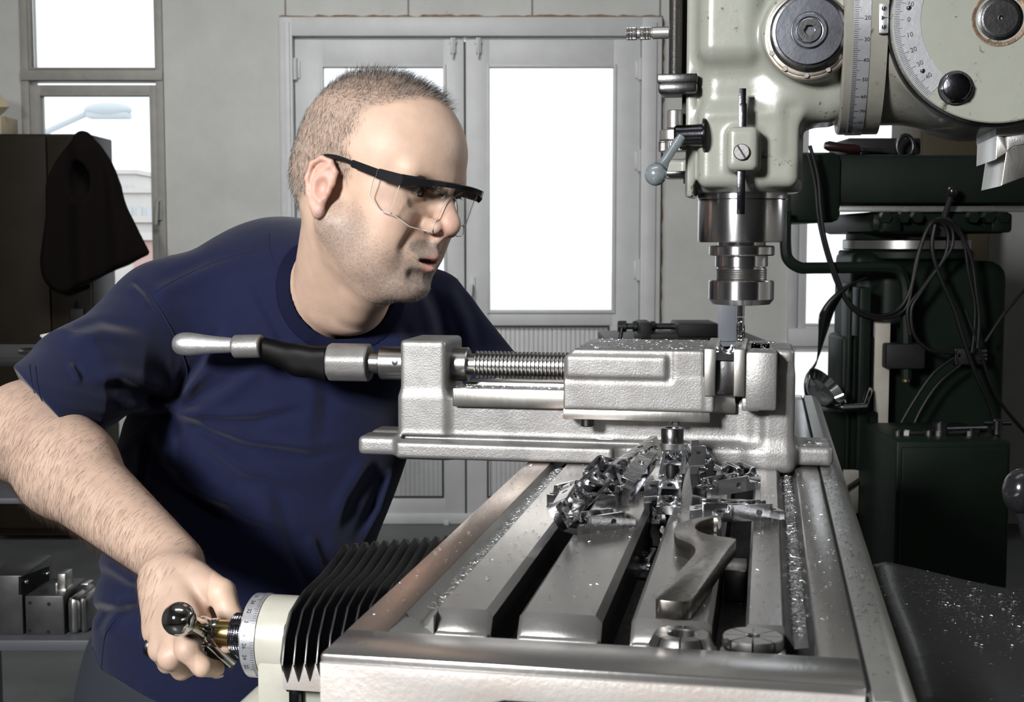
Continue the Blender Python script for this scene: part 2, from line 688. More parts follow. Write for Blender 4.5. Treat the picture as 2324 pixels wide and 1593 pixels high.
X0, X1, Y0, ZC = -2.75, 3.4, -2.6, 3.4
d = dict(l=wx(642), r=wx(1497), t=wz(41), b=0.0)
w1 = dict(l=wx(62), r=wx(380), t=wz(-60), b=wz(728))
w2 = dict(l=wx(1790), r=wx(2125), t=wz(-420), b=wz(930))
mb = MB()
t = .14
y0, y1 = DW, DW + t
mb.box((X0 - t, y0, 0), (w1['l'], y1, ZC))
mb.box((w1['l'], y0, 0), (w1['r'], y1, w1['b']))
mb.box((w1['l'], y0, w1['t']), (w1['r'], y1, ZC))
mb.box((w1['r'], y0, 0), (d['l'], y1, ZC))
mb.box((d['l'], y0, d['t']), (d['r'], y1, ZC))
mb.box((d['r'], y0, 0), (w2['l'], y1, ZC))
mb.box((w2['l'], y0, 0), (w2['r'], y1, w2['b']))
mb.box((w2['l'], y0, w2['t']), (w2['r'], y1, ZC))
mb.box((w2['r'], y0, 0), (X1 + t, y1, ZC))
struct('wall_back', mb, 'plaster', base=cw(0, DW, 0))
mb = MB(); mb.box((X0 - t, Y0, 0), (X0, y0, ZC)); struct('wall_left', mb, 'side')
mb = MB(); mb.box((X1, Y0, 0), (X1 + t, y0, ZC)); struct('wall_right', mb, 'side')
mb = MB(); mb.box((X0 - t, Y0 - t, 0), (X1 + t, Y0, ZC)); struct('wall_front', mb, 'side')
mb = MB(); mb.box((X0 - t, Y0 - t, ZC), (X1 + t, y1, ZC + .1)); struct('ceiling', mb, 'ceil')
mb = MB(); mb.box((X0 - t, Y0 - t, -.1), (X1 + t, y1, 0)); struct('floor', mb, 'floor')
# outside ground
mb = MB(); mb.box((-40, y1, -.4), (40, 60, -.1)); struct('ground', mb, 'asphalt')


def slab(mb, l, r, tp, bt, yn, th, bev=.004):
    mb.box((l, yn, bt), (r, yn + th, tp), bev)


def ring(mb, l, r, tp, bt, wd, yn, th, bev=.004, wb=None):
    wb = wd if wb is None else wb
    slab(mb, l, l + wd, tp, bt, yn, th, bev)
    slab(mb, r - wd, r, tp, bt, yn, th, bev)
    slab(mb, l + wd * .9, r - wd * .9, tp, tp - wd, yn + .001, th - .002, bev)
    slab(mb, l + wd * .9, r - wd * .9, bt + wb, bt, yn + .001, th - .002, bev)


# double door
do = thing('door_1', 'grey painted steel double door with tall bright glass panes behind the man', 'door', cw((d['l'] + d['r']) / 2, DW, 0), A)
do['kind'] = 'structure'
mb = MB()
fl, fr_, ft = d['l'], d['r'], d['t']
i0, i1, it = wx(672), wx(1452), wz(84)
slab(mb, fl, i0, ft, 0, DW - .035, .16)
slab(mb, i1, fr_, ft, 0, DW - .035, .16)
slab(mb, fl, fr_, ft, it, DW - .034, .158)
slab(mb, i0 - .02, i1 + .02, .05, 0, DW - .01, .13)
slab(mb, fl + .025, i0 - .012, ft - .025, 0, DW - .045, .02, .002)
slab(mb, i1 + .012, fr_ - .025, ft - .025, 0, DW - .045, .02, .002)
obj('door_frame', mb, 'frame', do, CF)


def leaf(l, r, gl, gr, pl, pr, nm):
    mb = MB()
    zt, zb = it - .006, .045
    gt, gb = wz(153), wz(704)
    pt, pb = wz(740), wz(1128)
    slab(mb, l, gl, zt, zb, DW, .045)
    slab(mb, gr, r, zt, zb, DW, .045)
    slab(mb, l + .01, r - .01, zt, gt, DW + .001, .043)
    slab(mb, l + .01, r - .01, gb, pt, DW + .001, .043)
    slab(mb, l + .01, r - .01, pb, zb, DW + .001, .043)
    slab(mb, gl - .005, pl, pt + .01, pb - .01, DW + .002, .041)
    slab(mb, pr, gr + .005, pt + .01, pb - .01, DW + .002, .041)
    # glazing bead
    ring(mb, gl - .014, gr + .014, gt + .014, gb - .014, .014, DW - .008, .012, .002)
    lf = obj(nm, mb, 'frame', do, CF)
    mb = MB()
    slab(mb, gl, gr, gt, gb, DW + .02, .006, 0)
    obj('pane', mb, 'glass', lf, CF)
    mb = MB()
    n = int((pr - pl) / .022)
    for k in range(n):
        a = pl + (pr - pl) * k / n
        slab(mb, a + .0015, a + (pr - pl) / n - .0015, pt, pb, DW + .016, .01, .0015)
    slab(mb, pl, pr, pt, pb, DW + .021, .006, 0)
    obj('ribbed_panel', mb, 'frame', lf, CF)
    mb = MB()
    ring(mb, pl - .004, pr + .004, pt + .004, pb - .004, .009, DW - .003, .012, .001)
    obj('panel_seal', mb, 'darkseal', lf, CF)
    return lf


mid = wx(1056)
lL = leaf(i0 + .004, mid - .004, wx(738), wx(1007), wx(722), wx(1003), 'door_leaf')
lR = leaf(mid + .004, i1 - .004, wx(1112), wx(1390), wx(1106), wx(1383), 'door_leaf')
mb = MB(); slab(mb, mid - .0045, mid + .0045, it - .02, .05, DW + .006, .03, 0)
obj('meeting_gap', mb, 'darkseal', do, CF)
for px in (1030, 1087):
    mb = MB()
    x = wx(px)
    slab(mb, x - .012, x + .012, wz(86), wz(122), DW - .02, .022, .003)
    mb.cyl((x, DW - .02, wz(132)), (0, 0, 1), .005, .09, 12)
    slab(mb, x - .018, x + .018, wz(92), wz(100), DW - .012, .014, .002)
    obj('door_bolt', mb, 'frame', do, CF)
for py in (158, 365, 612):
    for px in (676, 1449):
        mb = MB()
        mb.cyl((wx(px), DW - .014, wz(py + 24)), (0, 0, 1), .011, .1, 14, .001)
        slab(mb, wx(px) - .022, wx(px) + .022, wz(py - 20), wz(py + 20), DW - .008, .01, .002)
        obj('hinge', mb, 'frame', do, CF)
for px in (1032, 1071):
    mb = MB()
    x = wx(px)
    slab(mb, x - .016, x + .016, wz(628), wz(700), DW - .008, .01, .003)
    mb.tube([(x, DW - .005, wz(648)), (x, DW - .045, wz(646)), (x - .003, DW - .05, wz(665)), (x - .012, DW - .05, wz(692))], .007, 10)
    obj('door_handle', mb, 'frame', do, CF)
mb = MB()
slab(mb, wx(1005), wx(1017), wz(1180), wz(1192), DW - .03, .03, .002)
obj('foot_bolt', mb, 'frame', do, CF)
# rusty sealant bead round the door frame
random.seed(3)
mb = MB()
pts = []
for k in range(70):
    pts.append((d['l'] + (d['r'] - d['l']) * k / 69, DW - .004, d['t'] + .004 + random.uniform(-.003, .004)))
for k in range(1, 90):
    pts.append((d['r'] + .004 + random.uniform(-.004, .004), DW - .004, d['t'] * (1 - k / 90)))
mb.tube(pts, [random.uniform(.004, .011) for _ in pts], 6)
struct('trim_1', mb, 'rust')
mb = MB()
for px in (930, 1207, 655, 1493):
    slab(mb, wx(px) - .004, wx(px) + .004, ZC, wz(40), DW - .003, .006, 0)
slab(mb, wx(655), wx(1493), wz(-35), wz(-38), DW - .003, .006, 0)
struct('trim_2', mb, 'seam')


# left window
def window(nm, label, W, mt, mullz, up, low, handle=None):
    o = thing(nm, label, 'window', cw((W['l'] + W['r']) / 2, DW, W['b']), A)
    o['kind'] = 'structure'
    mb = MB()
    ring(mb, W['l'], W['r'], W['t'], W['b'], .035, DW - .02, .13)
    slab(mb, W['l'], W['r'], mullz[0], mullz[1], DW - .03, .13)
    obj('window_frame', mb, mt, o, CF)
    for (l, r, tp, bt), fw in ((up, .035), (low, .05)):
        mb = MB()
        a, b_, c_, e = wx(l), wx(r), wz(tp), wz(bt)
        ring(mb, a - fw, b_ + fw, c_ + fw, e - fw, fw, DW - .012, .06)
        ring(mb, a - .008, b_ + .008, c_ + .008, e - .008, .008, DW - .018, .03, .001)
        s = obj('sash', mb, mt, o, CF)
        mb = MB()
        slab(mb, a, b_, c_, e, DW + .02, .005, 0)
        obj('pane', mb, 'glass', s, CF)
        mb = MB()
        mb.box((a - .004, DW + .012, e), (a, DW + .03, c_))
        mb.box((a, DW + .012, c_), (b_, DW + .03, c_ + .005))
        obj('gasket', mb, 'darkseal', s, CF)
    if handle:
        mb = MB()
        hx, h1, h2 = wx(handle[0]), wz(handle[1]), wz(handle[2])
        slab(mb, hx - .014, hx + .014, h1 + .01, h2 + .02, DW - .03, .03, .004)
        mb.tube([(hx, DW - .03, h1), (hx, DW - .06, h1 - .01), (hx - .006, DW - .065, h2)], .009, 10)
        obj('window_handle', mb, mt, o, CF)
    return o


window('window_1', 'tall dirty-framed window at the left, a hanging coat before its lower sash', w1, 'oldframe', (wz(160), wz(184)), (86, 362, -45, 154), (103, 348, 218, 712), (366, 455, 510))
window('window_2', 'grey framed window behind the dark green machine', w2, 'frame', (wz(745), wz(785)), (1830, 2092, -390, 735), (1806, 2092, 798, 912))

# outside: street lamp and far houses, washed out by the daylight
t1 = thing('street_lamp', 'faint grey street lamp head on a slanting arm outside the left window', 'street lamp', cw(*Cl(100, 900, 22)), A)
mb = MB()
P = [Cl(60, 320, 22), Cl(130, 288, 22), Cl(200, 256, 22)]
mb.tube([tuple(p) for p in P], .05, 10)
mb.tube([tuple(Cl(60, 320, 22)), tuple(Cl(30, 420, 22)), (Cl(30, 420, 22).x, 22, -.1)], .08, 10)
obj('lamp_arm', mb, 'lampgrey', t1, CF)
mb = MB()
a = Cl(245, 250, 22)
mb.sphere((0, 0, 0), 1, 24, Matrix.Translation(a) @ Matrix.Diagonal((.40, .2, .13, 1)))
mb.box((a.x - .33, 21.85, a.z - .14), (a.x + .36, 22.15, a.z - .04), .03)
obj('lamp_head', mb, 'lampgrey', t1, CF)
for k, (x0, x1, yt, yb, D, m, lab) in enumerate(((245, 310, 395, 470, 46, 'housewall', 'faint pale apartment block seen through the left window, topmost of the far buildings'),
                                   (262, 352, 438, 520, 38, 'housewall', 'faint pale terrace of small windows beyond the left window glass'),
                                   (292, 352, 505, 560, 30, 'housewall', 'white-roofed low pale house outside the left window'),
                                   (300, 356, 545, 640, 26, 'houseroof', 'pinkish red building lowest in the left window'))):
    b0 = Cl(x0, 545, D)
    b1 = Cl(x1, 545, D)
    zt = Cl(300, yt, D).z
    o = thing('building', lab, 'building', cw((b0.x + b1.x) / 2, D, -.1), A)
    mb = MB()
    mb.box((b0.x, D, -.1), (b1.x, D + 5, zt), .05)
    obj('wall', mb, m, o, CF)
    mb = MB()
    mb.box((b0.x - .1, D - .1, zt), (b1.x + .1, D + 5, zt + .15))
    obj('roof', mb, 'housewall', o, CF)
    if k != 3:
        nx = 4
        for ix in range(nx):
            for iz in range(2):
                mb = MB()
                cx = b0.x + (b1.x - b0.x) * (ix + .5) / nx
                hw = (b1.x - b0.x) / nx * .25
                z = zt - .4 - iz * 1.0
                mb.box((cx - hw, D - .04, z - .4), (cx + hw, D + .02, z))
                obj('window', mb, 'lampgrey', o, CF)
# ------------------------------------------------------------------ the milling machine the man works at
VX = 1.42                                   # the spindle stands over this y
Z = lambda w: ZT + w
mm = thing('milling_machine', 'grey-green turret milling machine in the foreground with its slotted steel table', 'milling machine', (.62, 1.38, 0))

# table
mb = MB()
U0, U1, V0, V1 = -.2485, .0558, .707, 2.06
BT = -.078
PF = .7570                                   # inner edge of the front rim
mb.box((U0, V0, Z(BT)), (U1, V1, Z(-.040)), .0015)
mb.box((U0, V0, Z(-.041)), (U1, PF, Z(0)), .0022)
mb.box((U0, V1 - .06, Z(-.041)), (U1, V1, Z(0)), .002)
mb.box((U0, V0 + .002, Z(-.041)), (-.2225, V1 - .002, Z(-.0002)), .0018)
mb.box((.0318, V0 + .002, Z(-.041)), (U1, V1 - .002, Z(-.0002)), .0018)
rim_reflection = mat('painted_rim_reflection', (.46, .40, .36), .25, .85, col2=(.34, .24, .20), nscale=16, ncon=1, bump=.06, bscale=260, rvar=.06)  # brownish skin reflection painted into the colour of the left rim
table = obj('table', mb, 'tabletop', mm)
table.data.materials.append(rim_reflection)
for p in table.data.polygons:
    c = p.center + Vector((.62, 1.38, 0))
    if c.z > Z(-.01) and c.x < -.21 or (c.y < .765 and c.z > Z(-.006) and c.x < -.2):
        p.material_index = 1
# front face of its own: rough end casting
mb = MB()
mb.prism([(U0 + .001, BT), (-.16, BT), (-.155, -.024), (-.14, -.0195), (-.075, -.0195), (-.06, -.024), (-.055, BT), (U1 - .001, BT), (U1 - .001, -.0045), (U0 + .001, -.0045)],
         .004, bev=.001, M=axes((0, V0 - .0035 + .004, Z(0)), (1, 0, 0), (0, 0, 1), (0, -1, 0)))
obj('end_face', mb, 'castface', table)
mb = MB()
mb.box((-.156, V0 - .0008, Z(-.07)), (-.058, V0 + .0004, Z(-.02)))
obj('end_recess', mb, 'castdark', table)
# ribs between the T slots: chamfered top edges, sloping front end
RF = .806
ribs = [(-.2058, -.1690), (-.1515, -.0985), (-.0800, -.0300), (-.0095, .0145)]


def rib(a, b, chl=.002, chr_=.002):
    mb = MB()
    pr = [(a, -.041), (b, -.041), (b, -chr_), (b - chr_, 0), (a + chl, 0), (a, -chl)]
    n = len(pr)
    ys = (RF - .004, RF, RF + .007, V1 - .055)
    rows = []
    for k, y in enumerate(ys):
        row = []
        for (u, w) in pr:
            ww = w
            if w > -.01:
                ww = (w - .016 if k == 0 else w - .0085 if k == 1 else w)
            row.append((u, y, Z(ww)))
        rows.append(row)
    vs = [p for r in rows for p in r]
    fs = [tuple(range(n))]
    for k in range(3):
        for i in range(n):
            fs.append((k * n + i, (k + 1) * n + i, (k + 1) * n + (i + 1) % n, k * n + (i + 1) % n))
    fs.append(tuple(reversed(range(3 * n, 4 * n))))
    mb.mesh(vs, fs)
    bmesh.ops.recalc_face_normals(mb.bm, faces=mb.bm.faces)
    rb = obj('table_rib', mb, 'tabletop', table)
    rb.data.materials.append(MT['slotwall'])
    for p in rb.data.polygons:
        if abs(p.normal.x) > .9:  # side faces of the ribs get a darker colour than their tops
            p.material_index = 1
    mb = MB()
    mb.box((a + .0005, RF - .0075, Z(-.040)), (b - .0005, RF + .002, Z(-.0125)), .003)
    obj('rough_rib_end', mb, 'cast', table)


rib(*ribs[0], .0015, .0045)
rib(*ribs[1], .003, .0045)
rib(*ribs[2], .003, .003)
rib(*ribs[3], .002, .002)
# coolant channels: shallow sloped gutters
for (a, b) in ((-.2228, -.2050), (.0140, .0322)):
    mb = MB()
    pr = [(a, -.040), (b, -.040), (b, -.002), (b - .004, -.009), (a + .006, -.0105), (a, -.001)]
    mb.prism(pr, V1 - .06 - .800, M=axes((0, .800, Z(0)), (1, 0, 0), (0, 0, 1), (0, 1, 0)))
    obj('coolant_channel', mb, 'rail' if a < 0 else 'darksteel', table)
# sloping corner at the near left end of the pocket
mb = MB()
mb.mesh([(-.2228, .759, Z(-.001)), (-.2228, .803, Z(-.003)), (-.207, .803, Z(-.012)), (-.214, .759, Z(-.013)), (-.186, .803, Z(-.030)), (-.186, .759, Z(-.034)), (-.2228, .759, Z(-.04)), (-.2228, .803, Z(-.04)), (-.186, .803, Z(-.04)), (-.186, .759, Z(-.04))],
        [(0, 1, 2, 3), (3, 2, 4, 5), (0, 3, 5, 9, 6), (5, 4, 8, 9), (1, 7, 8, 4, 2), (0, 6, 7, 1), (6, 9, 8, 7)])
bmesh.ops.recalc_face_normals(mb.bm, faces=mb.bm.faces)
obj('corner_ramp', mb, 'rail', table)
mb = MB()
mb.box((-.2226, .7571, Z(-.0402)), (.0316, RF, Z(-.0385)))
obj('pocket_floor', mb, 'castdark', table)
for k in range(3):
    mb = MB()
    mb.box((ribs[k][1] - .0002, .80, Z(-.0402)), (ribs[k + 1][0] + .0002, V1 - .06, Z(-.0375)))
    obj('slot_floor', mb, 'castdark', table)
# dark steel stops lying in the T slots
for (px, py, u) in ((1682, 1300, -.0198),):
    p = T(px, py, w=-.02)
    mb = MB()
    mb.box((u - .0085, p.y - .02, Z(-.0372)), (u + .0085, p.y + .02, Z(-.013)), .0012)
    o = obj('slot_block', mb, 'steel', None, label='flat steel block sunk in the table slot right of the hook wrench', cat='steel block')

# side rail (cover of the scale) on the right edge
mb = MB()
a, b = U1 + .0022, .0700
mb.prism([(a, -.050), (b + .016, -.050), (b + .017, -.030), (b + .013, -.012), (b + .006, -.0025), (b, 0), (a, 0)], V1 - V0 + .02, bev=.0006,
         M=axes((0, V0 - .022, Z(0)), (1, 0, 0), (0, 0, 1), (0, 1, 0)))
obj('scale_cover', mb, 'rail', mm)
mb = MB()
mb.box((U1 - .001, V0 + .001, Z(-.05)), (a + .001, V1, Z(-.004)))
obj('cover_gap', mb, 'darkseal', mm)

# saddle and knee under the table
mb = MB()
mb.box((-.20, 1.18, Z(-.16)), (.10, 1.62, Z(BT)), .006)
mb.box((-.3, 1.02, Z(-.22)), (.34, 1.34, Z(-.155)), .008)
obj('saddle', mb, 'paint', mm)
lo, hi = (-.66, .80, Z(-.62)), (.52, 1.42, Z(-.14))


def f_knee(P):
    d = s_box(P, (.02, 1.14, Z(-.39)), (.42, .17, .20), .03)
    d = smin(d, s_box(P, (-.34, 1.13, Z(-.245)), (.095, .055, .08), .02), .05)
    d = smin(d, s_cone(P, (-.43, 1.13, Z(-.215)), (-.56, 1.13, Z(-.34)), .048, .05), .03)
    return d


me, _ = sdf_mesh('knee', f_knee, lo, hi, .008)
link('knee', me, MT['cream'], mm, angle=0)
# column, ram and base (outside the picture to the right, carrying knee and head)
mb = MB()
mb.box((.47, 1.16, .16), (.86, 1.66, 1.50), .03)
mb.box((.30, .98, 0), (.98, 1.80, .17), .03)
mb.box((-.15, 1.05, 0), (.4, 1.5, .14), .03)
mb.cyl((.0, 1.2, .1), (0, 0, 1), .045, .5)
obj('column', mb, 'paint2', mm)

# knee front: housing, dial, cross feed handle
AX = Vector((-1, 0, 0))
P0 = T(575, 1440, v=1.10)
zc = P0.z
hd = thing('x', '', '', (0, 0, 0))
bpy.data.objects.remove(hd)
mb = MB()
xL, xR = T(611, 1440, v=1.10).x, T(690, 1440, v=1.10).x
RD = .0368
mb.lathe([(0, 0), (RD - .001, 0), (RD, .001), (RD, abs(xR - xL) - .001), (RD - .001, abs(xR - xL)), (0, abs(xR - xL))], (xR, 1.10, zc), AX, 64)
mb.box((xL + .001, 1.10 - .034, zc - .060), (xR - .001, 1.10 + .034, zc - .005), .004)
obj('feed_housing', mb, 'cream', mm)
mb = MB()
xD = xL - .0105
mb.lathe([(0, 0), (RD + .0005, 0), (RD + .0005, .0130), (RD - .0012, .0145), (0, .0145)], (xL, 1.10, zc), AX, 72)
dial = obj('feed_dial', mb, 'scale', mm)
mb = MB()
for k in range(100):
    an = 2 * math.pi * k / 100
    ln = .0052 if k % 10 == 0 else .0040 if k % 5 == 0 else .0028
    M = Matrix.Translation((xL, 1.10, zc)) @ frame_from(AX) @ Matrix.Rotation(an, 4, 'Z')
    mb.box((RD + .0003, -.00014, .0006), (RD + .0008, .00014, .0006 + ln), M=M)
fa = frame_from(AX)
# the dial's numbers read 16 34 32 3 28 26 24 22 downwards
for k, s in enumerate(('16', '34', '32', '3', '28', '26', '24', '22')):
    tb = text_mesh(s, .0050)
    an = R(82 - k * 16)                    # up the near side
    for v in tb.verts:
        x, y = v.co.x, v.co.y
        # text runs down the rim
        aa = an - x / RD
        v.co = Vector((xL - .0090 + y, 1.10 - math.cos(aa) * (RD + .0009), zc + math.sin(aa) * (RD + .0009)))
    mb.add(tb)
obj('dial_marks', mb, 'ink', dial)
mb = MB()
mb.lathe([(.0, 0), (.026, 0), (.0262, .004), (.0215, .006), (0, .006)], (xL - .0145, 1.10, zc), AX, 48)
obj('dial_face', mb, 'rail', dial)
# knurled ring: real diamond knurl
mb = MB()
xk = xL - .0205


def knurl(r, h, a, n=60, p=.0022, amp=.0007):
    if r < .8 * .0185:
        return r
    s = math.sin(n * a / 2 + h * math.pi / p) * math.sin(n * a / 2 - h * math.pi / p)
    return r - amp * (1 if s > 0 else 0)


prof = [(0, 0), (.0185, .0005)] + [(.0188, .001 + .0105 * k / 20) for k in range(21)] + [(.0183, .012), (0, .012)]
mb.lathe(prof, (xk, 1.10, zc), AX, 180, radmod=knurl)
obj('knurled_ring', mb, 'blackmetal', mm, angle=0, smooth=False)
mb = MB()
xb = xk - .012
mb.lathe([(.0, 0), (.0118, 0), (.0118, .0155), (.0, .0155)], (xb, 1.10, zc), AX, 40)
obj('brass_bush', mb, 'brass', mm)
mb = MB()
xc = xb - .0155
mb.lathe([(0, 0), (.0125, 0), (.0130, .001), (.0130, .0026), (.0120, .003), (.0128, .0034), (.0128, .0058), (.0095, .007), (.009, .0095), (0, .0095)], (xc, 1.10, zc), AX, 40)
mb.sphere((xc - .0165, 1.10, zc), .0145, 40)
# cross arm of the crank: one ball toward the camera side, grip on the far side
B = T(407, 1405, v=1.055)
hubc = Vector((xc - .0165, 1.10, zc))
dirb = (B - hubc).normalized()
mb.tube([hubc, hubc + dirb * .012, B - dirb * .010, B], [.0115, .0110, .0085, .008], 24)
g0 = hubc
g1 = Cp(528, 1502, 1.19)
mb.tube([g0, hubc + (g1 - g0) * .5, g1], [.0085, .007, .0065], 20)
crank = obj('cross_feed_crank', mb, 'chromed', mm, angle=60)
mb = MB(); mb.sphere(B, .01510, 64)
obj('crank_ball', mb, 'chromed', crank)
mb = MB()
s0 = T(458, 1468, v=1.085)
s1 = T(456, 1484, v=1.08)
mb.cyl(s0, (0, 0, -1), .0022, .005, 16)
mb.cyl(s0 + Vector((0, 0, -.004)), (0, 0, -1), .0042, .0058, 20, .0006)
obj('clamp_screw', mb, 'chromed', crank)
mb = MB()
e0, e1 = Cp(520, 1498, 1.195), Cp(331, 1463, 1.205)
mb.tube(smooth_pts([g1, e0.lerp(e1, .12), e0.lerp(e1, .4), e0.lerp(e1, .8), e0.lerp(e1, .96), e1], 6), [.0072] * 6 + [.0092] * 6 + [.0100] * 6 + [.0104] * 6 + [.0100, .0098, .0092, .0085, .0075, .006, .004], 20)
obj('crank_grip', mb, 'darksteel', crank)
# way block under the bellows
mb = MB()
xa, xb2 = T(640, 1500, v=1.03).x, -.2
zt_ = T(640, 1496, v=1.03).z
zb_ = T(640, 1566, v=1.03).z
mb.box((xa, 1.03, zb_), (.1, 1.25, zt_), .0015)
obj('knee_way', mb, 'castface', mm)
mb = MB()
mb.box((xa + .0004, 1.0305, zt_ - .0004), (.1, 1.25, zt_ + .0012))
obj('way_top', mb, 'castdark', mm)
mb = MB()
mb.box((T(655, 1580, v=1.05).x, 1.05, Z(-.22)), (T(678, 1580, v=1.05).x, 1.2, zb_), .001)
obj('gib_strip', mb, 'blackmetal', mm)
mb = MB()
mb.box((T(682, 1580, v=1.06).x, 1.06, Z(-.22)), (.1, 1.2, zb_), .004)
obj('saddle_wing', mb, 'paint', mm)
# bellows mounting plate
mb = MB()
xp = T(693, 1440, v=1.10).x
outline0 = [(1.050, -.150), (1.036, -.118), (1.047, -.092), (1.075, -.080), (1.12, -.074), (1.16, -.066), (1.19, -.060), (1.2, -.15)]
mb.prism(outline0, .004, bev=.001, M=axes((xp, 0, Z(0)), (0, 1, 0), (0, 0, 1), (1, 0, 0)))
plate = obj('bellows_plate', mb, 'darksteel', mm)
for (px, py) in ((691, 1372), (735, 1342), (772, 1315)):
    p = T(px, py, u=xp)
    mb = MB()
    mb.cyl(p + Vector((.001, 0, 0)), AX, .0045, .008, 20, .0006)
    obj('plate_screw', mb, 'chrome', plate)
# bellows: pleated rubber cover along the knee ways
nb = 12
x0b = xp + .004
crest, valley = [], []
mb = MB()
rows = []


def leaf_outline(s, up):
    """pleat outline in (y, z); s scales between valley (0) and crest (1)"""
    e = 1.0 if s else .90
    pts = []
    base = [(1.034, -.140), (1.019, -.117), (1.026, -.096), (1.043, -.077), (1.075, -.068), (1.12, -.065), (1.155, -.059), (1.182, -.052), (1.196, -.056), (1.207, -.08), (1.207, -.14)]
    c = Vector((1.13, -.12))
    for (y, z) in base:
        p = c + (Vector((y, z)) - c) * e
        pts.append((p.x, p.y + up))
    return pts


def fine(pts, n=5):
    return [(p.x, p.y) for p in smooth_pts([(a, b, 0) for a, b in pts], n)]


for k in range(2 * nb + 1):
    s = k % 2
    x = x0b + .0050 * k
    rows.append([(x, y, Z(z)) for (y, z) in leaf_outline(s, .0012 * k / 2)])
n = len(rows[0])
vs = [p for r in rows for p in r]
fs = []
for k in range(len(rows) - 1):
    for i in range(n - 1):
        fs.append((k * n + i, k * n + i + 1, (k + 1) * n + i + 1, (k + 1) * n + i))
mb.mesh(vs, fs)
bel = obj('bellows', mb, 'bellows', mm, angle=30)
so = bel.modifiers.new('thick', 'SOLIDIFY')
so.thickness = .0012
# paler bead along each pleat edge: crest highlight put into the colour
mb = MB()
for k in range(1, 2 * nb, 2):
    mb.tube([Vector(p) for p in rows[k]], .0009, 6)
obj('pleat_edge_highlights', mb, mat('crest_highlight', (.05, .05, .055), .3), bel)

# ------------------------------------------------------------------ head
VF = 1.345                                   # near face of the head casting


def hu(px, py=200, v=VF):
    return T(px, py, v=v).x


def hz(py, px=1700, v=VF):
    return T(px, py, v=v).z


SU = -.0265                                  # spindle axis x
ZD = Z(.458)                                 # height of the drum's axis


def f_head(P):
    # quill housing (lower), main gear body (upper), neck to the drum
    d = s_box(P, (-.0205, VX, (hz(240) + hz(424)) / 2), (.0500, .066, abs(hz(240) - hz(424)) / 2), .010)
    d = smin(d, s_cyl(P, (-.0200, VX, (hz(300) + hz(430)) / 2), (0, 0, 1), .0535, abs(hz(300) - hz(431)) / 2, .004), .012)
    up = s_box(P, (-.016, VX, Z(.50)), (.0565, .062, .128), .022)
    d = smin(d, up, .03)
    # bulge on the upper left face
    d = smin(d, s_box(P, (-.040, VF + .018, Z(.452)), (.030, .022, .038), .014), .020)
    d = smin(d, s_box(P, (-.040, VF + .012, Z(.54)), (.030, .020, .03), .012), .016)
    # boss round the hub disc
    d = smin(d, s_cyl(P, (hu(1835), VF + .03, hz(80)), (0, 1, 0), .0455, .042, .003), .012)
    # neck to the drum
    nk = s_box(P, (.036, VX, Z(.455)), (.05, .060, .100), .03)
    d = smin(d, nk, .02)
    # left cheek for the depth stop, lower left ear
    d = smin(d, s_box(P, (-.079, VX - .022, Z(.44)), (.0045, .03, .16), .002), .008)
    d = smin(d, s_box(P, (-.086, VX - .012, (hz(352) + hz(398)) / 2), (.022, .02, abs(hz(352) - hz(398)) / 2), .004), .004)
    # pad for the quill scale
    d = smin(d, s_box(P, (-.0255, VF + .002, (hz(292) + hz(388)) / 2), (.0150, .0245, .0215), .006), .008)
    # relief to the right of the quill box
    d = smax(d, -s_box(P, (.0225, VF - .006, (hz(245) + hz(352)) / 2), (.0042, .016, .024), .003), .012)
    return d


me, _ = sdf_mesh('head_casting', f_head, (-.125, 1.30, Z(.27)), (.115, 1.52, Z(.66)), .0022)
head = link('head_casting', me, MT['paint'], mm, angle=0)
# drum with the tilt scale
mb = MB()
xd0, xd1 = hu(1916, 42, 1.31), hu(2017, 42, 1.31)
RDm = .1130
mb.lathe([(0, 0), (RDm - .002, 0), (RDm, .002), (RDm, xd1 - xd0), (0, xd1 - xd0)], (xd0, VX, ZD), (1, 0, 0), 128)
drum = obj('tilt_drum', mb, 'paint2', mm)
mb = MB()
sx0, sx1 = hu(1938, 42, 1.31), hu(1977, 42, 1.31)
mb.lathe([(RDm, 0), (RDm + .0008, 0), (RDm + .0008, sx1 - sx0), (RDm, sx1 - sx0)], (sx0, VX, ZD), (1, 0, 0), 128, a0=0, a1=2 * math.pi)
band = obj('tilt_scale', mb, 'scale', drum)
mb = MB()
# angle 0 faces the camera side (-y), positive downwards; the 20 mark sits at about 20 degrees of tilt
off = R(20) - math.asin(max(-1, min(1, (ZD - T(1950, 42, v=1.31).z) / RDm)))


def on_drum(x, th, r=RDm + .0009):
    return Vector((x, VX - r * math.cos(th), ZD - r * math.sin(th)))


for k in range(-30, 95):
    th = R(k) - off
    ln = .0085 if k % 10 == 0 else .0062 if k % 5 == 0 else .0042
    M = axes(on_drum(sx0 + .0002, th), (1, 0, 0), (0, math.sin(th), -math.cos(th)), (0, -math.cos(th), -math.sin(th)))
    mb.box((0, -.00016, -.0002), (ln, .00016, .0003), M=M)
for k in range(0, 100, 10):
    th = R(k) - off
    tb = text_mesh(str(k), .0056)
    M = axes(on_drum(sx0 + .0125, th, RDm + .0012), (1, 0, 0), (0, -math.sin(th), math.cos(th)), (0, -math.cos(th), -math.sin(th)))
    mb.add(tb, M)
obj('scale_marks', mb, 'ink', band)
# rivet at the end of the band
mb = MB(); mb.sphere(on_drum((sx0 + sx1) / 2, R(96) - off), .0014, 12)
obj('rivet', mb, 'chrome', band)
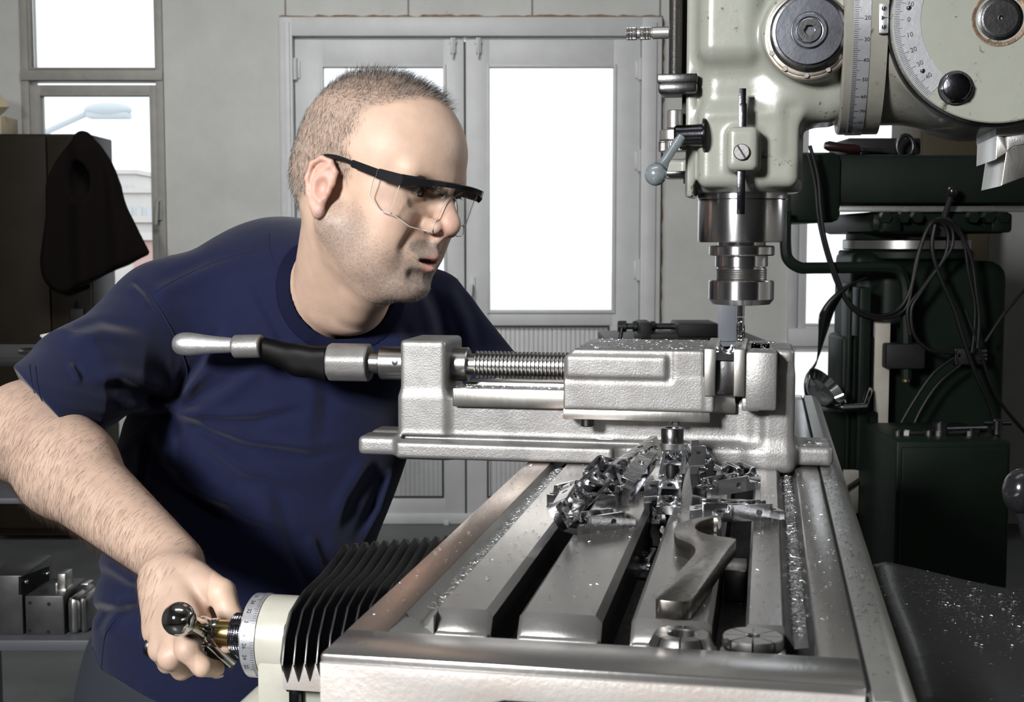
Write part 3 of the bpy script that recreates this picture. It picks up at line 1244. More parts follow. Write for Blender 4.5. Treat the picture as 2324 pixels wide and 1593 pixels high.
# pointer plate
mb = MB()
pA, pB = T(1996, 8, v=1.305), T(2016, 75, v=1.305)
mb.box((pA.x, 1.3040, pB.z), (pB.x, 1.3100, pA.z), .0006)
pp = obj('pointer_plate', mb, 'scale', drum)
for py in (19, 61):
    p = T(2007, py, v=1.304)
    mb = MB(); mb.sphere(p, .0026, 20, s=(1, .7, 1)); obj('rivet', mb, 'chrome', pp)
mb = MB()
p = T(2006, 40, v=1.3035)
mb.prism([(-.0022, .002), (-.0022, -.002), (.002, 0)], .0004, M=axes(p, (1, 0, 0), (0, 0, 1), (0, -1, 0)))
mb.box((p.x + .0015, 1.3030, p.z - .00015), (p.x + .006, 1.3037, p.z + .00015))
obj('pointer_arrow', mb, 'ink', pp)

# knuckle casting behind the swivel disc
DC = T(2269, 40, v=1.30)
RB = .1145


def f_knu(P):
    d = s_cyl(P, (DC.x, 1.415, DC.z), (0, 1, 0), .0985, .095, .012)
    d = smin(d, s_cyl(P, (DC.x - .085, VX, ZD), (1, 0, 0), .104, .05, .01), .02)
    d = smin(d, s_box(P, (DC.x + .12, VX, DC.z + .03), (.13, .09, .10), .03), .03)
    return d


me, _ = sdf_mesh('knuckle', f_knu, (xd1 - .01, 1.29, DC.z - .15), (DC.x + .27, 1.56, DC.z + .16), .004)
kn = link('ram_knuckle', me, MT['paint2'], mm, angle=0)
mb = MB()
mb.cyl((DC.x, 1.322, DC.z), (0, -1, 0), .0992, .016, 128, .002)
obj('swivel_ring', mb, 'darksteel', kn)
mb = MB()
mb.cyl((DC.x, 1.308, DC.z), (0, -1, 0), .0962, .012, 128, .0012)
disc = obj('swivel_disc', mb, 'paint', kn)
yf = 1.296
# its degree scale: ring segment from above the frame down to 48 degrees
mb = MB()
ro, ri = .0950, .0705
a1_ = R(180 + 49)
tb_pts = []
for k in range(41):
    a = R(120) + (a1_ - R(120)) * k / 40
    tb_pts.append((DC.x + ro * math.cos(a), DC.z + ro * math.sin(a)))
for k in range(40, -1, -1):
    a = R(120) + (a1_ - R(120)) * k / 40
    tb_pts.append((DC.x + ri * math.cos(a), DC.z + ri * math.sin(a)))
mb.prism(tb_pts, .0006, M=axes((0, yf, 0), (1, 0, 0), (0, 0, 1), (0, -1, 0)))
ds = obj('degree_scale', mb, 'scale', disc)
mb = MB()
for k in range(-30, 49):
    a = math.pi + R(k)
    ln = .0095 if k % 10 == 0 else .0072 if k % 5 == 0 else .0052
    M = Matrix.Translation((DC.x, yf - .0006, DC.z)) @ Matrix.Rotation(-a, 4, 'Y')
    mb.box((ro - .0004 - ln, -.0004, -.00015), (ro - .0004, 0, .00015), M=M)
for k in range(-20, 50, 10):
    a = math.pi + R(k)
    tb = text_mesh(str(abs(k)), .0062)
    rr = ro - .0140
    c = Vector((DC.x + rr * math.cos(a), yf - .0009, DC.z + rr * math.sin(a)))
    t = R(k)
    mb.add(tb, axes(c, (math.cos(t), 0, math.sin(t)), (-math.sin(t), 0, math.cos(t)), (0, -1, 0)))
obj('scale_marks', mb, 'ink', ds)
for (px, py) in ((2063, 18), (2094, 161)):
    p = T(px, py, v=yf)
    mb = MB(); mb.sphere(p, .0026, 20, s=(1, .6, 1)); obj('rivet', mb, 'chrome', ds)
# pivot in the middle of the disc, hex bolt with washer
p = T(2270, 42, v=yf)
mb = MB()
mb.lathe([(.0242, -.001), (.0252, .0008), (.0238, .001), (.0205, -.0005), (0, -.0005)], p, (0, -1, 0), 64)
pv = obj('pivot_recess', mb, mat('rusty_ring', (.10, .07, .055), .5, .6, col2=(.26, .17, .11), nscale=120, bump=.4, bscale=200), disc)
mb = MB()
mb.lathe([(.0195, -.001), (.0198, .001), (.0175, .002), (.0172, .003), (.0155, .0032)] + [(.0155 - .0007 * k, .0032 + (.0002 if k % 2 else 0)) for k in range(1, 20)] + [(.0016, .003), (0, .0010)], p, (0, -1, 0), 64)
obj('pivot_pin', mb, 'darksteel', disc)
p = T(2168, 200, v=yf)
mb = MB()
mb.cyl(p, (0, -1, 0), .0158, .0035, 48, .0008)
bo = obj('bolt_washer', mb, 'darksteel', disc)
mb = MB()
hexp = [(.0138 * math.cos(R(60 * k + 8)), .0138 * math.sin(R(60 * k + 8))) for k in range(6)]
mb.prism(hexp, .009, bev=.0012, M=axes(p + Vector((0, -.003, 0)), (1, 0, 0), (0, 0, 1), (0, -1, 0)))
mb.lathe([(0.0126, 0), (.0118, .0012), (.008, .0022), (0, .0026)], p + Vector((0, -.0117, 0)), (0, -1, 0), 40)
obj('bolt_head', mb, 'blackmetal', disc, angle=25)

# quill feed hub
p = T(1835, 82, v=VF - .012)
mb = MB()
mb.lathe([(.0418, -.004), (.0420, .001), (.0405, .0018), (.039, .0018), (.0385, .004), (.0365, .0046), (0, .0046)], p, (0, -1, 0), 96)
hubo = obj('hub_base', mb, mat('worn_ring', (.30, .25, .21), .4, .9, col2=(.42, .38, .33), nscale=60), mm)
mb = MB()
p2 = T(1836, 74, v=VF - .017)
mb.lathe([(.0372, 0), (.0372, .004), (.0355, .0065), (.0352, .0085), (.0342, .009), (0, .009)], p2, (0, -1, 0), 96)
obj('hub_rim', mb, 'darksteel', hubo)
mb = MB()
p3 = p2 + Vector((0, -.009, 0))
mb.lathe([(.0320, -.001), (.0318, .0026), (.0312, .0032), (.0178, .0034), (.0174, .0026), (.0168, .0026), (.0165, .0055), (.0158, .006), (.0132, .006), (.0128, .004), (.0118, .0038), (.0115, .0062), (.0108, .0066), (.0058, .0066), (.0056, .0055), (.0050, .0020), (0, .0020)],
         p3, (0, -1, 0), 96)
hd = obj('hub_disc', mb, mat('ground_blue_steel', (.34, .35, .40), .24, 1, col2=(.24, .25, .29), nscale=45, bump=.05, bscale=200), hubo, angle=25)
mb = MB()
hx = [(.0056 * math.cos(R(60 * k)), .0056 * math.sin(R(60 * k))) for k in range(6)]
ci = [(.0100 * math.cos(R(10 * k)), .0100 * math.sin(R(10 * k))) for k in range(36)]
mb.prism(ci, .0006, holes=[hx], M=axes(p3 + Vector((0, -.0064, 0)), (1, 0, 0), (0, 0, 1), (0, -1, 0)))
obj('socket_screw', mb, 'darksteel', hubo)
for an in (205, 235, 268, 300):
    q = p + Vector((.0380 * math.cos(R(an)), -.004, .0380 * math.sin(R(an))))
    mb = MB(); mb.cyl(q, (0, -1, 0), .0026, .0012, 20, .0003)
    obj('hub_screw', mb, 'steel', hubo)

# quill scale bar and slotted screw on the pad
mb = MB()
c0, c1 = T(1678, 233, v=VF - .020), T(1694, 290, v=VF - .020)
mb.box((c0.x, VF - .0150, c1.z - .03), (c1.x, VF - .0070, c0.z), .0007)
c0, c1 = T(1672, 386, v=VF - .020), T(1689, 486, v=VF - .020)
mb.box((c0.x + .0005, VF - .0150, c1.z), (c1.x + .0005, VF - .0070, c0.z + .012), .0007)
mb.box((c0.x + .001, VF - .012, c0.z), (c1.x, VF - .0070, c0.z + .08), .0005)
obj('stop_bar', mb, 'blackmetal', mm)
p = T(1683, 345, v=VF - .0235)
mb = MB()
mb.cyl(p + Vector((0, .006, 0)), (0, -1, 0), .0079, .009, 40, .0008)
ss = obj('slotted_screw', mb, 'steel', mm)
mb = MB()
M = Matrix.Translation(p + Vector((0, -.0032, 0))) @ Matrix.Rotation(R(58), 4, 'Y')
mb.box((-.0076, -.0003, -.0009), (.0076, .0004, .0009), M=M)
obj('screw_slot', mb, 'ink', ss)

# quill, spindle nose, collet chuck, end mill
def on_axis(name, mb, m, parent):
    o = obj(name, mb, m, parent, angle=30)
    off = world_of(parent).inverted() @ Vector((SU, VX, 0))
    off.z = 0
    o.data.transform(Matrix.Translation(-off))
    o.location = off
    return o


q0 = Vector((SU, VX, 0))
zz = lambda py: T(1683, py, v=VX - .04).z
mb = MB()
mb.lathe([(0, zz(425)), (.0465, zz(425)), (.0465, zz(450)), (.0440, zz(452)), (0, zz(452))], q0, (0, 0, 1), 96)
mb.lathe([(0, zz(452)), (.0458, zz(452)), (.0462, zz(455)), (.0462, zz(546)), (.0452, zz(550)), (0, zz(550))], q0, (0, 0, 1), 96)
quill = on_axis('quill', mb, 'turned', mm)
mb = MB()
mb.lathe([(0, zz(548)), (.0250, zz(548)), (.0250, zz(557)), (.0330, zz(558)), (.0342, zz(561)), (.0342, zz(578)), (.0330, zz(581)), (.0275, zz(582)), (.0275, zz(606)), (.0255, zz(608)), (.0255, zz(612)), (0, zz(612))], q0, (0, 0, 1), 96)
sp_ = on_axis('spindle_nose', mb, 'turned', mm)
mb = MB()
zt0, zt1 = zz(612), zz(640)
pr = [(0, zt0)]
nT = 7
for k in range(nT):
    z0 = zt0 + (zt1 - zt0) * k / nT
    z1 = zt0 + (zt1 - zt0) * (k + .5) / nT
    pr += [(.0270, z0), (.0258, z1)]
pr += [(.0262, zt1), (0, zt1)]
mb.lathe(pr, q0, (0, 0, 1), 96)
obj('chuck_thread', mb, 'steel', sp_, angle=20)
mb = MB()
mb.lathe([(0, zz(638)), (.0330, zz(638)), (.0342, zz(641)), (.0342, zz(682)), (.0300, zz(694)), (.0200, zz(696)), (0, zz(696))], q0, (0, 0, 1), 96)
on_axis('collet_nut', mb, 'turned', sp_)
# end mill: shank and helical flutes
em = MB()
em.cyl((SU, VX, zz(723)), (0, 0, 1), .0038, .020, 24)
tip = Z(.1236 + .0055)
zf = zz(725)
rows = []
tb = bmesh.new()
for k in range(37):
    z = tip + (zf - tip) * k / 36
    row = []
    for j in range(24):
        a = 2 * math.pi * j / 24
        r = .0037 * (1 - .38 * max(0, math.sin(2 * a)) ** 2) if k < 32 else .0037
        ph = k / 36 * 4.2
        row.append(tb.verts.new((SU + r * math.cos(a + ph), VX + r * math.sin(a + ph), z)))
    rows.append(row)
for k in range(36):
    for j in range(24):
        tb.faces.new((rows[k][j], rows[k][(j + 1) % 24], rows[k + 1][(j + 1) % 24], rows[k + 1][j]))
tb.faces.new(rows[0][::-1]); tb.faces.new(rows[-1])
em.add(tb)
obj('end_mill', em, 'chrome', None, label='thin fluted end mill clamped in the spindle nose above the vise', cat='cutting tool', angle=30)

# depth stop: threaded rod, bracket, nuts, ball lever at the left of the head
xr, yr = T(1533, 100, v=1.375).x, 1.375
hv = lambda py: T(1533, py, v=1.375).z
mb = MB()
pr = [(0, hv(215))]
z = hv(215)
while z < Z(.56):
    pr += [(.0072, z), (.0063, z + .0006)]
    z += .0012
pr += [(0, z)]
mb.lathe(pr, (xr, yr, 0), (0, 0, 1), 32)
rod = obj('depth_stop_rod', mb, 'steel', mm, angle=20)
mb = MB()
mb.box((T(1548, 100, v=1.40).x, 1.39, hv(168)), (T(1573, 100, v=1.40).x, 1.44, Z(.6)), .002)
mb.box((T(1548, 300, v=1.40).x, 1.39, hv(290)), (T(1570, 300, v=1.40).x, 1.44, hv(160)), .002)
obj('depth_stop_guide', mb, 'castdark', mm)
mb = MB()
a, b = T(1493, 170, v=1.36), T(1583, 212, v=1.36)
mb.box((a.x, 1.352, (a.z + b.z) / 2 + .0004), (b.x, 1.40, a.z), .0015)
mb.box((a.x + .001, 1.350, b.z), (b.x, 1.40, (a.z + b.z) / 2 + .001), .003)
obj('stop_bracket', mb, 'darksteel', mm)
mb = MB()
mb.cyl((xr, yr, hv(292)), (0, 0, 1), .0082, hv(250) - hv(292), 32, .001)
mb.cyl((xr, yr, hv(320)), (0, 0, 1), .0160, hv(295) - hv(320), 40, .0012)
st = obj('stop_collar', mb, 'rail', rod)


def kn2(r0):
    def g(r, h, a):
        if r < r0 * .93:
            return r
        s = math.sin(24 * a + h * math.pi / .0016) * math.sin(24 * a - h * math.pi / .0016)
        return r - (.0005 if s > 0 else 0)
    return g


mb = MB()
hh = hv(321) - hv(344)
pr = [(0, 0), (.0158, .0002)] + [(.0162, .0005 + (hh - .001) * k / 12) for k in range(13)] + [(.0158, hh), (0, hh)]
mb.lathe(pr, (xr, yr, hv(344)), (0, 0, 1), 144, radmod=kn2(.016))
obj('knurled_nut', mb, 'steel', rod, smooth=False)
mb = MB()
zr = T(1480, 75, v=1.38).z
mb.cyl((T(1480, 75, v=1.38).x, 1.38, zr), (1, 0, 0), .0062, T(1520, 75, v=1.38).x - T(1480, 75, v=1.38).x, 28, .0008)
mb.cyl((T(1422, 75, v=1.38).x, 1.38, zr), (1, 0, 0), .0045, .036, 24)
hr = obj('feed_knob_shaft', mb, 'rail', mm)
for (pa, pb) in ((1422, 1446), (1452, 1477)):
    mb = MB()
    x0, x1 = T(pa, 75, v=1.38).x, T(pb, 75, v=1.38).x
    h = x1 - x0
    pr = [(0, 0), (.0062, .0003)] + [(.0066, .0006 + (h - .0012) * k / 10) for k in range(11)] + [(.0062, h - .0003), (0, h)]
    mb.lathe(pr, (x0, 1.38, zr), (1, 0, 0), 120, radmod=kn2(.0066))
    obj('knurled_knob', mb, 'steel', hr, smooth=False)
# ball lever
mb = MB()
l0 = T(1600, 306, v=1.352)
l1 = T(1535, 308, v=1.352)
mb.lathe([(0, 0), (.0165, 0), (.0165, .002), (.0125, .0026), (.0112, .003), (.0105, .022), (.0108, (l1 - l0).length), (.009, (l1 - l0).length + .002), (0, (l1 - l0).length + .002)], l0, l1 - l0, 32)
lv = obj('lever_hub', mb, 'blackmetal', mm)
lb = T(1488, 396, v=1.325)
mb = MB()
st_ = T(1546, 312, v=1.345)
mb.tube([st_, st_ + (lb - st_) * .35, st_ + (lb - st_) * .62, st_ + (lb - st_) * .8], [.0052, .0042, .0048, .0075], 24)
mb.sphere(lb, .0112, 40)
obj('ball_lever', mb, mat('blue_grey_enamel', (.36, .41, .44), .15, .5, col2=(.26, .3, .32), nscale=60, bump=.1), lv, angle=70)
mb = MB()
p = T(1557, 395, v=1.38)
mb.box((T(1510, 395, v=1.38).x, 1.375, p.z - .001), (p.x + .004, 1.42, p.z + .003), .0008)
mb.cyl((p.x, 1.372, p.z - .010), (0, 0, 1), .0022, .012, 12)
obj('micro_switch_tab', mb, 'darksteel', mm)

# dovetail slide end hanging under the knuckle at the right
mb = MB()
q = lambda px, py: T(px, py, v=1.33)
pts = [q(2262, 308), q(2283, 312), q(2287, 338), q(2300, 330), q(2345, 318), q(2345, 398), q(2318, 404), q(2272, 422), q(2283, 348), q(2260, 362)]
mb.prism([(p.x, p.z) for p in pts], .12, bev=.0008, M=axes((0, 1.33, 0), (1, 0, 0), (0, 0, 1), (0, 1, 0)))
obj('dovetail_slide', mb, 'milled', mm)
mb = MB()
pts = [q(2283, 310), q(2350, 300), q(2350, 322), q(2300, 332), q(2287, 340)]
mb.prism([(p.x, p.z) for p in pts], .12, bev=.0008, M=axes((0, 1.3285, 0), (1, 0, 0), (0, 0, 1), (0, 1, 0)))
pts = [q(2262, 250), q(2350, 240), q(2350, 305), q(2262, 309)]
mb.prism([(p.x, p.z) for p in pts], .12, bev=.0008, M=axes((0, 1.335, 0), (1, 0, 0), (0, 0, 1), (0, 1, 0)))
obj('slide_block', mb, 'cast', mm)
# rubber apron between saddle and column
mb = MB()
nx, ny = 40, 40
vs = []
for j in range(ny + 1):
    for i in range(nx + 1):
        s, t = i / nx, j / ny
        x = .090 + .46 * s
        y = .82 + .43 * t + .01 * math.sin(7 * s)
        z = -.055 - .085 * s ** 1.2 + .012 * math.sin(9 * s + 2.5 * t) * (.3 + s) - .02 * (1 - t) * math.exp(-((s - .1) / .12) ** 2) + .006 * math.sin(5 * t + 3 * s)
        z -= .10 * max(0, .12 - t) * 3
        z -= .9 * max(0, .03 - s)
        vs.append((x, y, Z(z)))
fs = [(j * (nx + 1) + i, j * (nx + 1) + i + 1, (j + 1) * (nx + 1) + i + 1, (j + 1) * (nx + 1) + i) for j in range(ny) for i in range(nx)]
APR = vs
mb.mesh(vs, fs)
ap = obj('rubber_apron', mb, 'rubber', mm, angle=0)
so = ap.modifiers.new('thick', 'SOLIDIFY')
so.thickness = .003
mb = MB()
p = T(2318, 1115, v=1.05)
mb.sphere(p, .014, 24, s=(1, 1, 1.25))
mb.tube([p + Vector((0, 0, -.012)), p + Vector((.01, 0, -.05)), p + Vector((.05, .03, -.09)), (.48, 1.2, p.z - .1)], .005, 12)
obj('lever_knob', mb, 'black', mm)
# ------------------------------------------------------------------ machine vise across the table
VS = 1.43
vise = thing('machine_vise', 'grey cast iron machine vise bolted across the table, long screw with crank to the left', 'vise', (-.17, VS, ZT))


def f_body(P):
    x0, x1 = -.3935, .0275
    c = (x0 + x1) / 2
    h = (x1 - x0) / 2
    # body
    d = s_box(P, (c - .004, VS, Z(.034)), (h - .004, .0395, .0335), .004)
    # upright carrying the screw
    d = smin(d, s_box(P, (-.3665, VS, Z(.0655)), (.0255, .0425, .0625), .005), .012)
    # fixed jaw housing
    d = smin(d, s_box(P, (.002, VS, Z(.0625)), (.0245, .0400, .0615), .005), .008)
    d = smin(d, s_box(P, (.0135, VS, Z(.050)), (.0135, .0462, .050), .005), .012)
    d = smin(d, s_box(P, (-.035, VS, Z(.0085)), (.062, .0462, .0100), .004), .016)
    d = smin(d, s_box(P, (.020, VS, Z(.055)), (.0085, .043, .068), .004), .006)
    # foot flange
    d = smin(d, s_box(P, (-.275, VS, Z(.009)), (.118, .0565, .0085), .002), .014)
    d = smin(d, s_box(P, (-.10, VS, Z(.0085)), (.075, .0430, .0085), .003), .014)
    # end lugs with bolt slots
    d = smin(d, s_box(P, (-.415, VS - .024, Z(.0105)), (.026, .019, .0105), .006), .006)
    d = smin(d, s_box(P, (-.415, VS + .024, Z(.0105)), (.026, .019, .0105), .006), .006)
    d = smin(d, s_box(P, (.045, VS + .004, Z(.0115)), (.026, .036, .0105), .006), .006)
    d = smax(d, -s_cone(P, (.055, VS - .002, Z(-.01)), (.055, VS - .002, Z(.04)), .010, .010), .002)
    d = smax(d, -s_box(P, (-.235, VS - .0415, Z(.0208)), (.155, .0045, .0022), .002), .003)
    # rim moulding that runs round the near side of the fixed jaw
    d = smax(d, -s_box(P, (-.3135, VS - .044, Z(.0735)), (.0235, .012, .0065), .006), .003)
    # trough between the ways
    d = smax(d, -s_box(P, (-.19, VS, Z(.085)), (.149, .018, .03), .002), .003)
    return d


me, _ = sdf_mesh('vise_body', f_body, (-.455, 1.36, Z(-.004)), (.085, 1.50, Z(.135)), .0019)
vb = link('vise_body', me, MT['cast'], vise, angle=0)
# ways (flat bars)
for s in (-1, 1):
    mb = MB()
    y = VS + s * .0335
    mb.box((-.3315, y - .0165, Z(.0572)), (-.03, y + .0165, Z(.0775)), .0018)
    obj('guide_way', mb, 'milled', vise)


def f_jaw(P):
    x0, x1 = -.2065, -.0615
    d = s_box(P, ((x0 + x1) / 2, VS, Z(.0925)), ((x1 - x0) / 2, .0745, .0315), .0022)
    d = smin(d, s_box(P, (-.1285, VS, Z(.078)), (.0775, .0740, .0180), .002), .002)
    # raised long pad on the near and far sides
    for s in (-1, 1):
        d = smax(d, -s_box(P, (-.1505, VS + s * .0780, Z(.1085)), (.0575, .0050, .0180), .004), .004)
        d = smin(d, s_box(P, (-.1515, VS + s * .0725, Z(.1055)), (.0515, .0035, .0110), .003), .006)
    # chamfered left top
    n = np.array([-.62, 0, .78], np.float32)
    d = np.maximum(d, (P - np.array([-.2065, VS, Z(.1145)], np.float32)) @ n)
    return d


me, _ = sdf_mesh('movable_jaw', f_jaw, (-.215, 1.345, Z(.052)), (-.045, 1.515, Z(.13)), .0016)
mj = link('movable_jaw', me, MT['cast'], vise, angle=0)
mb = MB()
mb.box((-.2068, 1.3562, Z(.0500)), (-.0552, 1.374, Z(.0602)), .0006)
obj('keeper_plate', mb, 'milled', mj)
for px, r, l in ((1333, .0072, .0085), (1533, .0045, .0040)):
    p = T(px, 956, v=1.364)
    mb = MB()
    if px == 1333:
        mb.cyl((p.x, 1.364, Z(.0505)), (0, 0, -1), r, l, 24, .0008)
    else:
        mb.cyl((p.x - .006, 1.364, Z(.0505)), (0, 0, -1), .005, .002, 6)
        mb.cyl((p.x, 1.364, Z(.0505)), (0, 0, -1), r, l, 6)
    obj('keeper_screw', mb, 'darksteel', mj)
# jaw plates
for nm, xa, xb in (('jaw_plate', -.0612, -.0498), ('jaw_plate', -.0316, -.0202)):
    mb = MB()
    mb.box((xa, 1.3515, Z(.0780)), (xb, 1.5085, Z(.1262)), .0010)
    obj(nm, mb, 'milled', vise)
mb = MB()
mb.box((-.0199, 1.352, Z(.0640)), (.0118, 1.508, Z(.1240)), .0035)
mb.box((-.0230, 1.3535, Z(.0630)), (-.005, 1.5065, Z(.0765)), .002)
obj('fixed_jaw', mb, 'cast', vise)
# screw
zs = Z(.0985)
mb = MB()
x = -.3240
pr = [(0, 0), (.0118, 0), (.0118, .008)]
h = .008
while h < .125:
    pr += [(.0152, h + .0006), (.0152, h + .0020), (.0122, h + .0026), (.0122, h + .0040)]
    h += .0044
pr += [(.0122, .14), (0, .14)]
mb.lathe(pr, (x, VS, zs), (1, 0, 0), 56)
obj('lead_screw', mb, 'steel', vise, angle=25)
mb = MB()
mb.cyl((-.3495, VS, zs), (1, 0, 0), .0188, .0255, 56, .0012)
obj('thrust_collar', mb, 'steel', vise)
mb = MB()
mb.cyl((-.4255, VS, zs), (1, 0, 0), .0188, .034, 56, .001)
sc_ = obj('collar', mb, 'steel', vise)
p = T(896, 822, v=VS - .0185)
mb = MB()
mb.lathe([(.0028, 0), (.0034, .0003), (.0034, .0005), (.0030, .0007), (0, .0007)], p, (0, -1, 0), 24)
obj('collar_pin', mb, 'steel', sc_)
mb = MB()
mb.cyl((-.460, VS, zs), (1, 0, 0), .0122, .040, 48)
obj('screw_shank', mb, 'steel', vise)
# crank: square hub, cast arm, turned grip
pp = lambda px, py: T(px, py, v=VS)


def f_crank(P, which=0):
    a, b = pp(752, 824), pp(836, 822)
    hub = s_cyl(P, ((a.x + b.x) / 2, VS, zs - .0005), (1, 0, 0), .0228, (b.x - a.x) / 2 + .002, .002)
    # octagonal flats
    for k in range(4):
        an = R(45 * k + 8)
        n = np.array([0, math.cos(an), math.sin(an)], np.float32)
        q = (P - np.array([0, VS, zs], np.float32)) @ n
        hub = smax(hub, np.abs(q) - .0212, .003)
    s0, s1 = pp(540, 784), pp(592, 785)
    sock = s_cyl(P, ((s0.x + s1.x) / 2, VS - .004, s0.z - .0005), (1, 0, .03), .0135, (s1.x - s0.x) / 2 + .003, .0025)
    # arm: slab sloping down from socket to hub
    c0, c1 = pp(598, 790), pp(745, 826)
    mid_ = pp(680, 818)
    arm = None
    for (p, q, r0, r1) in ((c0, mid_, .0125, .0165), (mid_, c1, .0165, .0205)):
        e = s_cone(P, (p.x, VS, p.z), (q.x, VS, q.z), r0, r1)
        arm = e if arm is None else smin(arm, e, .01)
    arm = smax(arm, np.abs(P[..., 1] - VS) - .0125, .006)
    if which == 0:
        return hub
    if which == 2:
        return sock
    return smax(smax(arm, -(hub - .0012), .001), -(sock - .0008), .001)


lo = pp(530, 900)
me, _ = sdf_mesh('crank_handle', f_crank, (lo.x - .01, VS - .035, zs - .035), (-.435, VS + .035, zs + .045), .0014)
cr = link('crank_handle', me, MT['cast'], vise, angle=0)
me, _ = sdf_mesh('grip_socket', lambda P: f_crank(P, 2), (lo.x - .01, VS - .035, zs - .035), (-.435, VS + .035, zs + .045), .0014)
link('grip_socket', me, MT['cast'], cr, angle=0)
me, _ = sdf_mesh('crank_arm', lambda P: f_crank(P, 1), (lo.x - .01, VS - .035, zs - .035), (-.435, VS + .035, zs + .045), .0014)
link('crank_arm', me, MT['matteblack'], cr, angle=0)
g0, g1 = pp(532, 783), pp(397, 785)
L = (g1 - g0).length
mb = MB()
prof = [(0, 0), (.0075, 0), (.0085, .002), (.0092, L * .10), (.0098, L * .25), (.0112, L * .45), (.0128, L * .62), (.0136, L * .75), (.0128, L * .87), (.0098, L * .955), (.0055, L * .99), (0, L)]
prof = [(p.x, p.y) for p in smooth_pts([(a, b, 0) for a, b in prof], 3)]
mb.lathe([(max(0, a), b) for a, b in prof], (g0.x, VS - .004, g0.z), (-1, 0, .01), 48)
obj('crank_grip', mb, mat('cast_aluminium', (.72, .72, .73), .40, .85, col2=(.58, .58, .59), nscale=90, bump=.3, bscale=260, bdist=.0015), cr, angle=0)

# clamping bolt through a washer in the near T slot
bx, by = -.0895, 1.305
cb = thing('clamping_bolt', 'cap head clamping bolt with a thick washer standing in front of the vise', 'bolt', (bx, by, Z(-.0375)))
mb = MB()
mb.cyl((bx, by, Z(-.0372)), (0, 0, 1), .0068, .072, 28)
pr = []
mb.cyl((bx, by, Z(-.0372)), (0, 0, 1), .0082, .010, 4)
obj('bolt_shank', mb, 'darksteel', cb)
mb = MB()
hz_ = T(1527, 1018, v=by).z
mb.lathe([(.0070, 0), (.0168, 0), (.0172, .0005), (.0172, .0075), (.0168, .008), (.0070, .008)], (bx, by, hz_ - .001), (0, 0, 1), 64)
obj('washer', mb, 'steel', cb)
mb = MB()
z0 = hz_ + .007
mb.lathe([(0, 0), (.0112, 0), (.0112, .0130), (.0105, .0140), (.0072, .0140), (.0066, .0130), (.0066, .006), (0, .006)], (bx, by, z0), (0, 0, 1), 56)
obj('bolt_head', mb, 'darksteel', cb)
# ------------------------------------------------------------------ milled parts heaped on the table
def bracket_mesh():
    L_, W_, Hh, lo_ = .060, .0205, .0138, .0075
    mb = MB()
    side = [(0.0045, 0), (L_ - .0045, 0), (L_ - .0045, lo_), (L_ - .0095, lo_ + .0006), (L_ - .0115, lo_ + .003), (L_ - .0135, Hh), (.0135, Hh), (.0115, lo_ + .003), (.0095, lo_ + .0006), (.0045, lo_)]
    hole = [(.037 + .0028 * math.cos(R(20 * k)), .0068 + .0028 * math.sin(R(20 * k))) for k in range(18)]
    for s in (-1, 1):
        mb.prism(side, .0026, holes=[hole], M=axes((0, s * W_ / 2 + (0 if s < 0 else -.0026), 0), (1, 0, 0), (0, 0, 1), (0, -1, 0)) @ Matrix.Translation((0, 0, -.0026)))
    for e in (0, 1):
        a, b = (0, .0115) if e == 0 else (L_ - .0115, L_)
        cx = (a + b) / 2
        hole = [(cx + .0026 * math.cos(R(24 * k)), .0026 * math.sin(R(24 * k))) for k in range(15)]
        mb.prism([(a, -W_ / 2), (b, -W_ / 2), (b, W_ / 2), (a, W_ / 2)], lo_ - .0005, holes=[hole])
        prof = [(-W_ / 2, 0), (W_ / 2, 0), (W_ / 2, Hh - .001)]
        prof += [(W_ / 2 - .001, Hh), (.0062, Hh), (.0050, Hh - .0012)]
        prof += [(.0046 * math.cos(R(a_)), Hh - .0016 + .0046 * math.sin(R(a_)) * 1.0) for a_ in range(-8, -173, -14)]
        prof += [(-.0050, Hh - .0012), (-.0062, Hh), (-W_ / 2 + .001, Hh), (-W_ / 2, Hh - .001)]
        x = .0105 if e == 0 else L_ - .0145
        mb.prism(prof, .0040, bev=.0003, M=axes((x, 0, 0), (0, 1, 0), (0, 0, 1), (1, 0, 0)))
    me = bpy.data.meshes.new('bracket')
    bmesh.ops.remove_doubles(mb.bm, verts=mb.bm.verts, dist=1e-6)
    mb.bm.to_mesh(me)
    mb.bm.free()
    me.materials.append(MT['alu'])
    me.polygons.foreach_set('use_smooth', [True] * len(me.polygons))
    me.set_sharp_from_angle(angle=R(32))
    return me


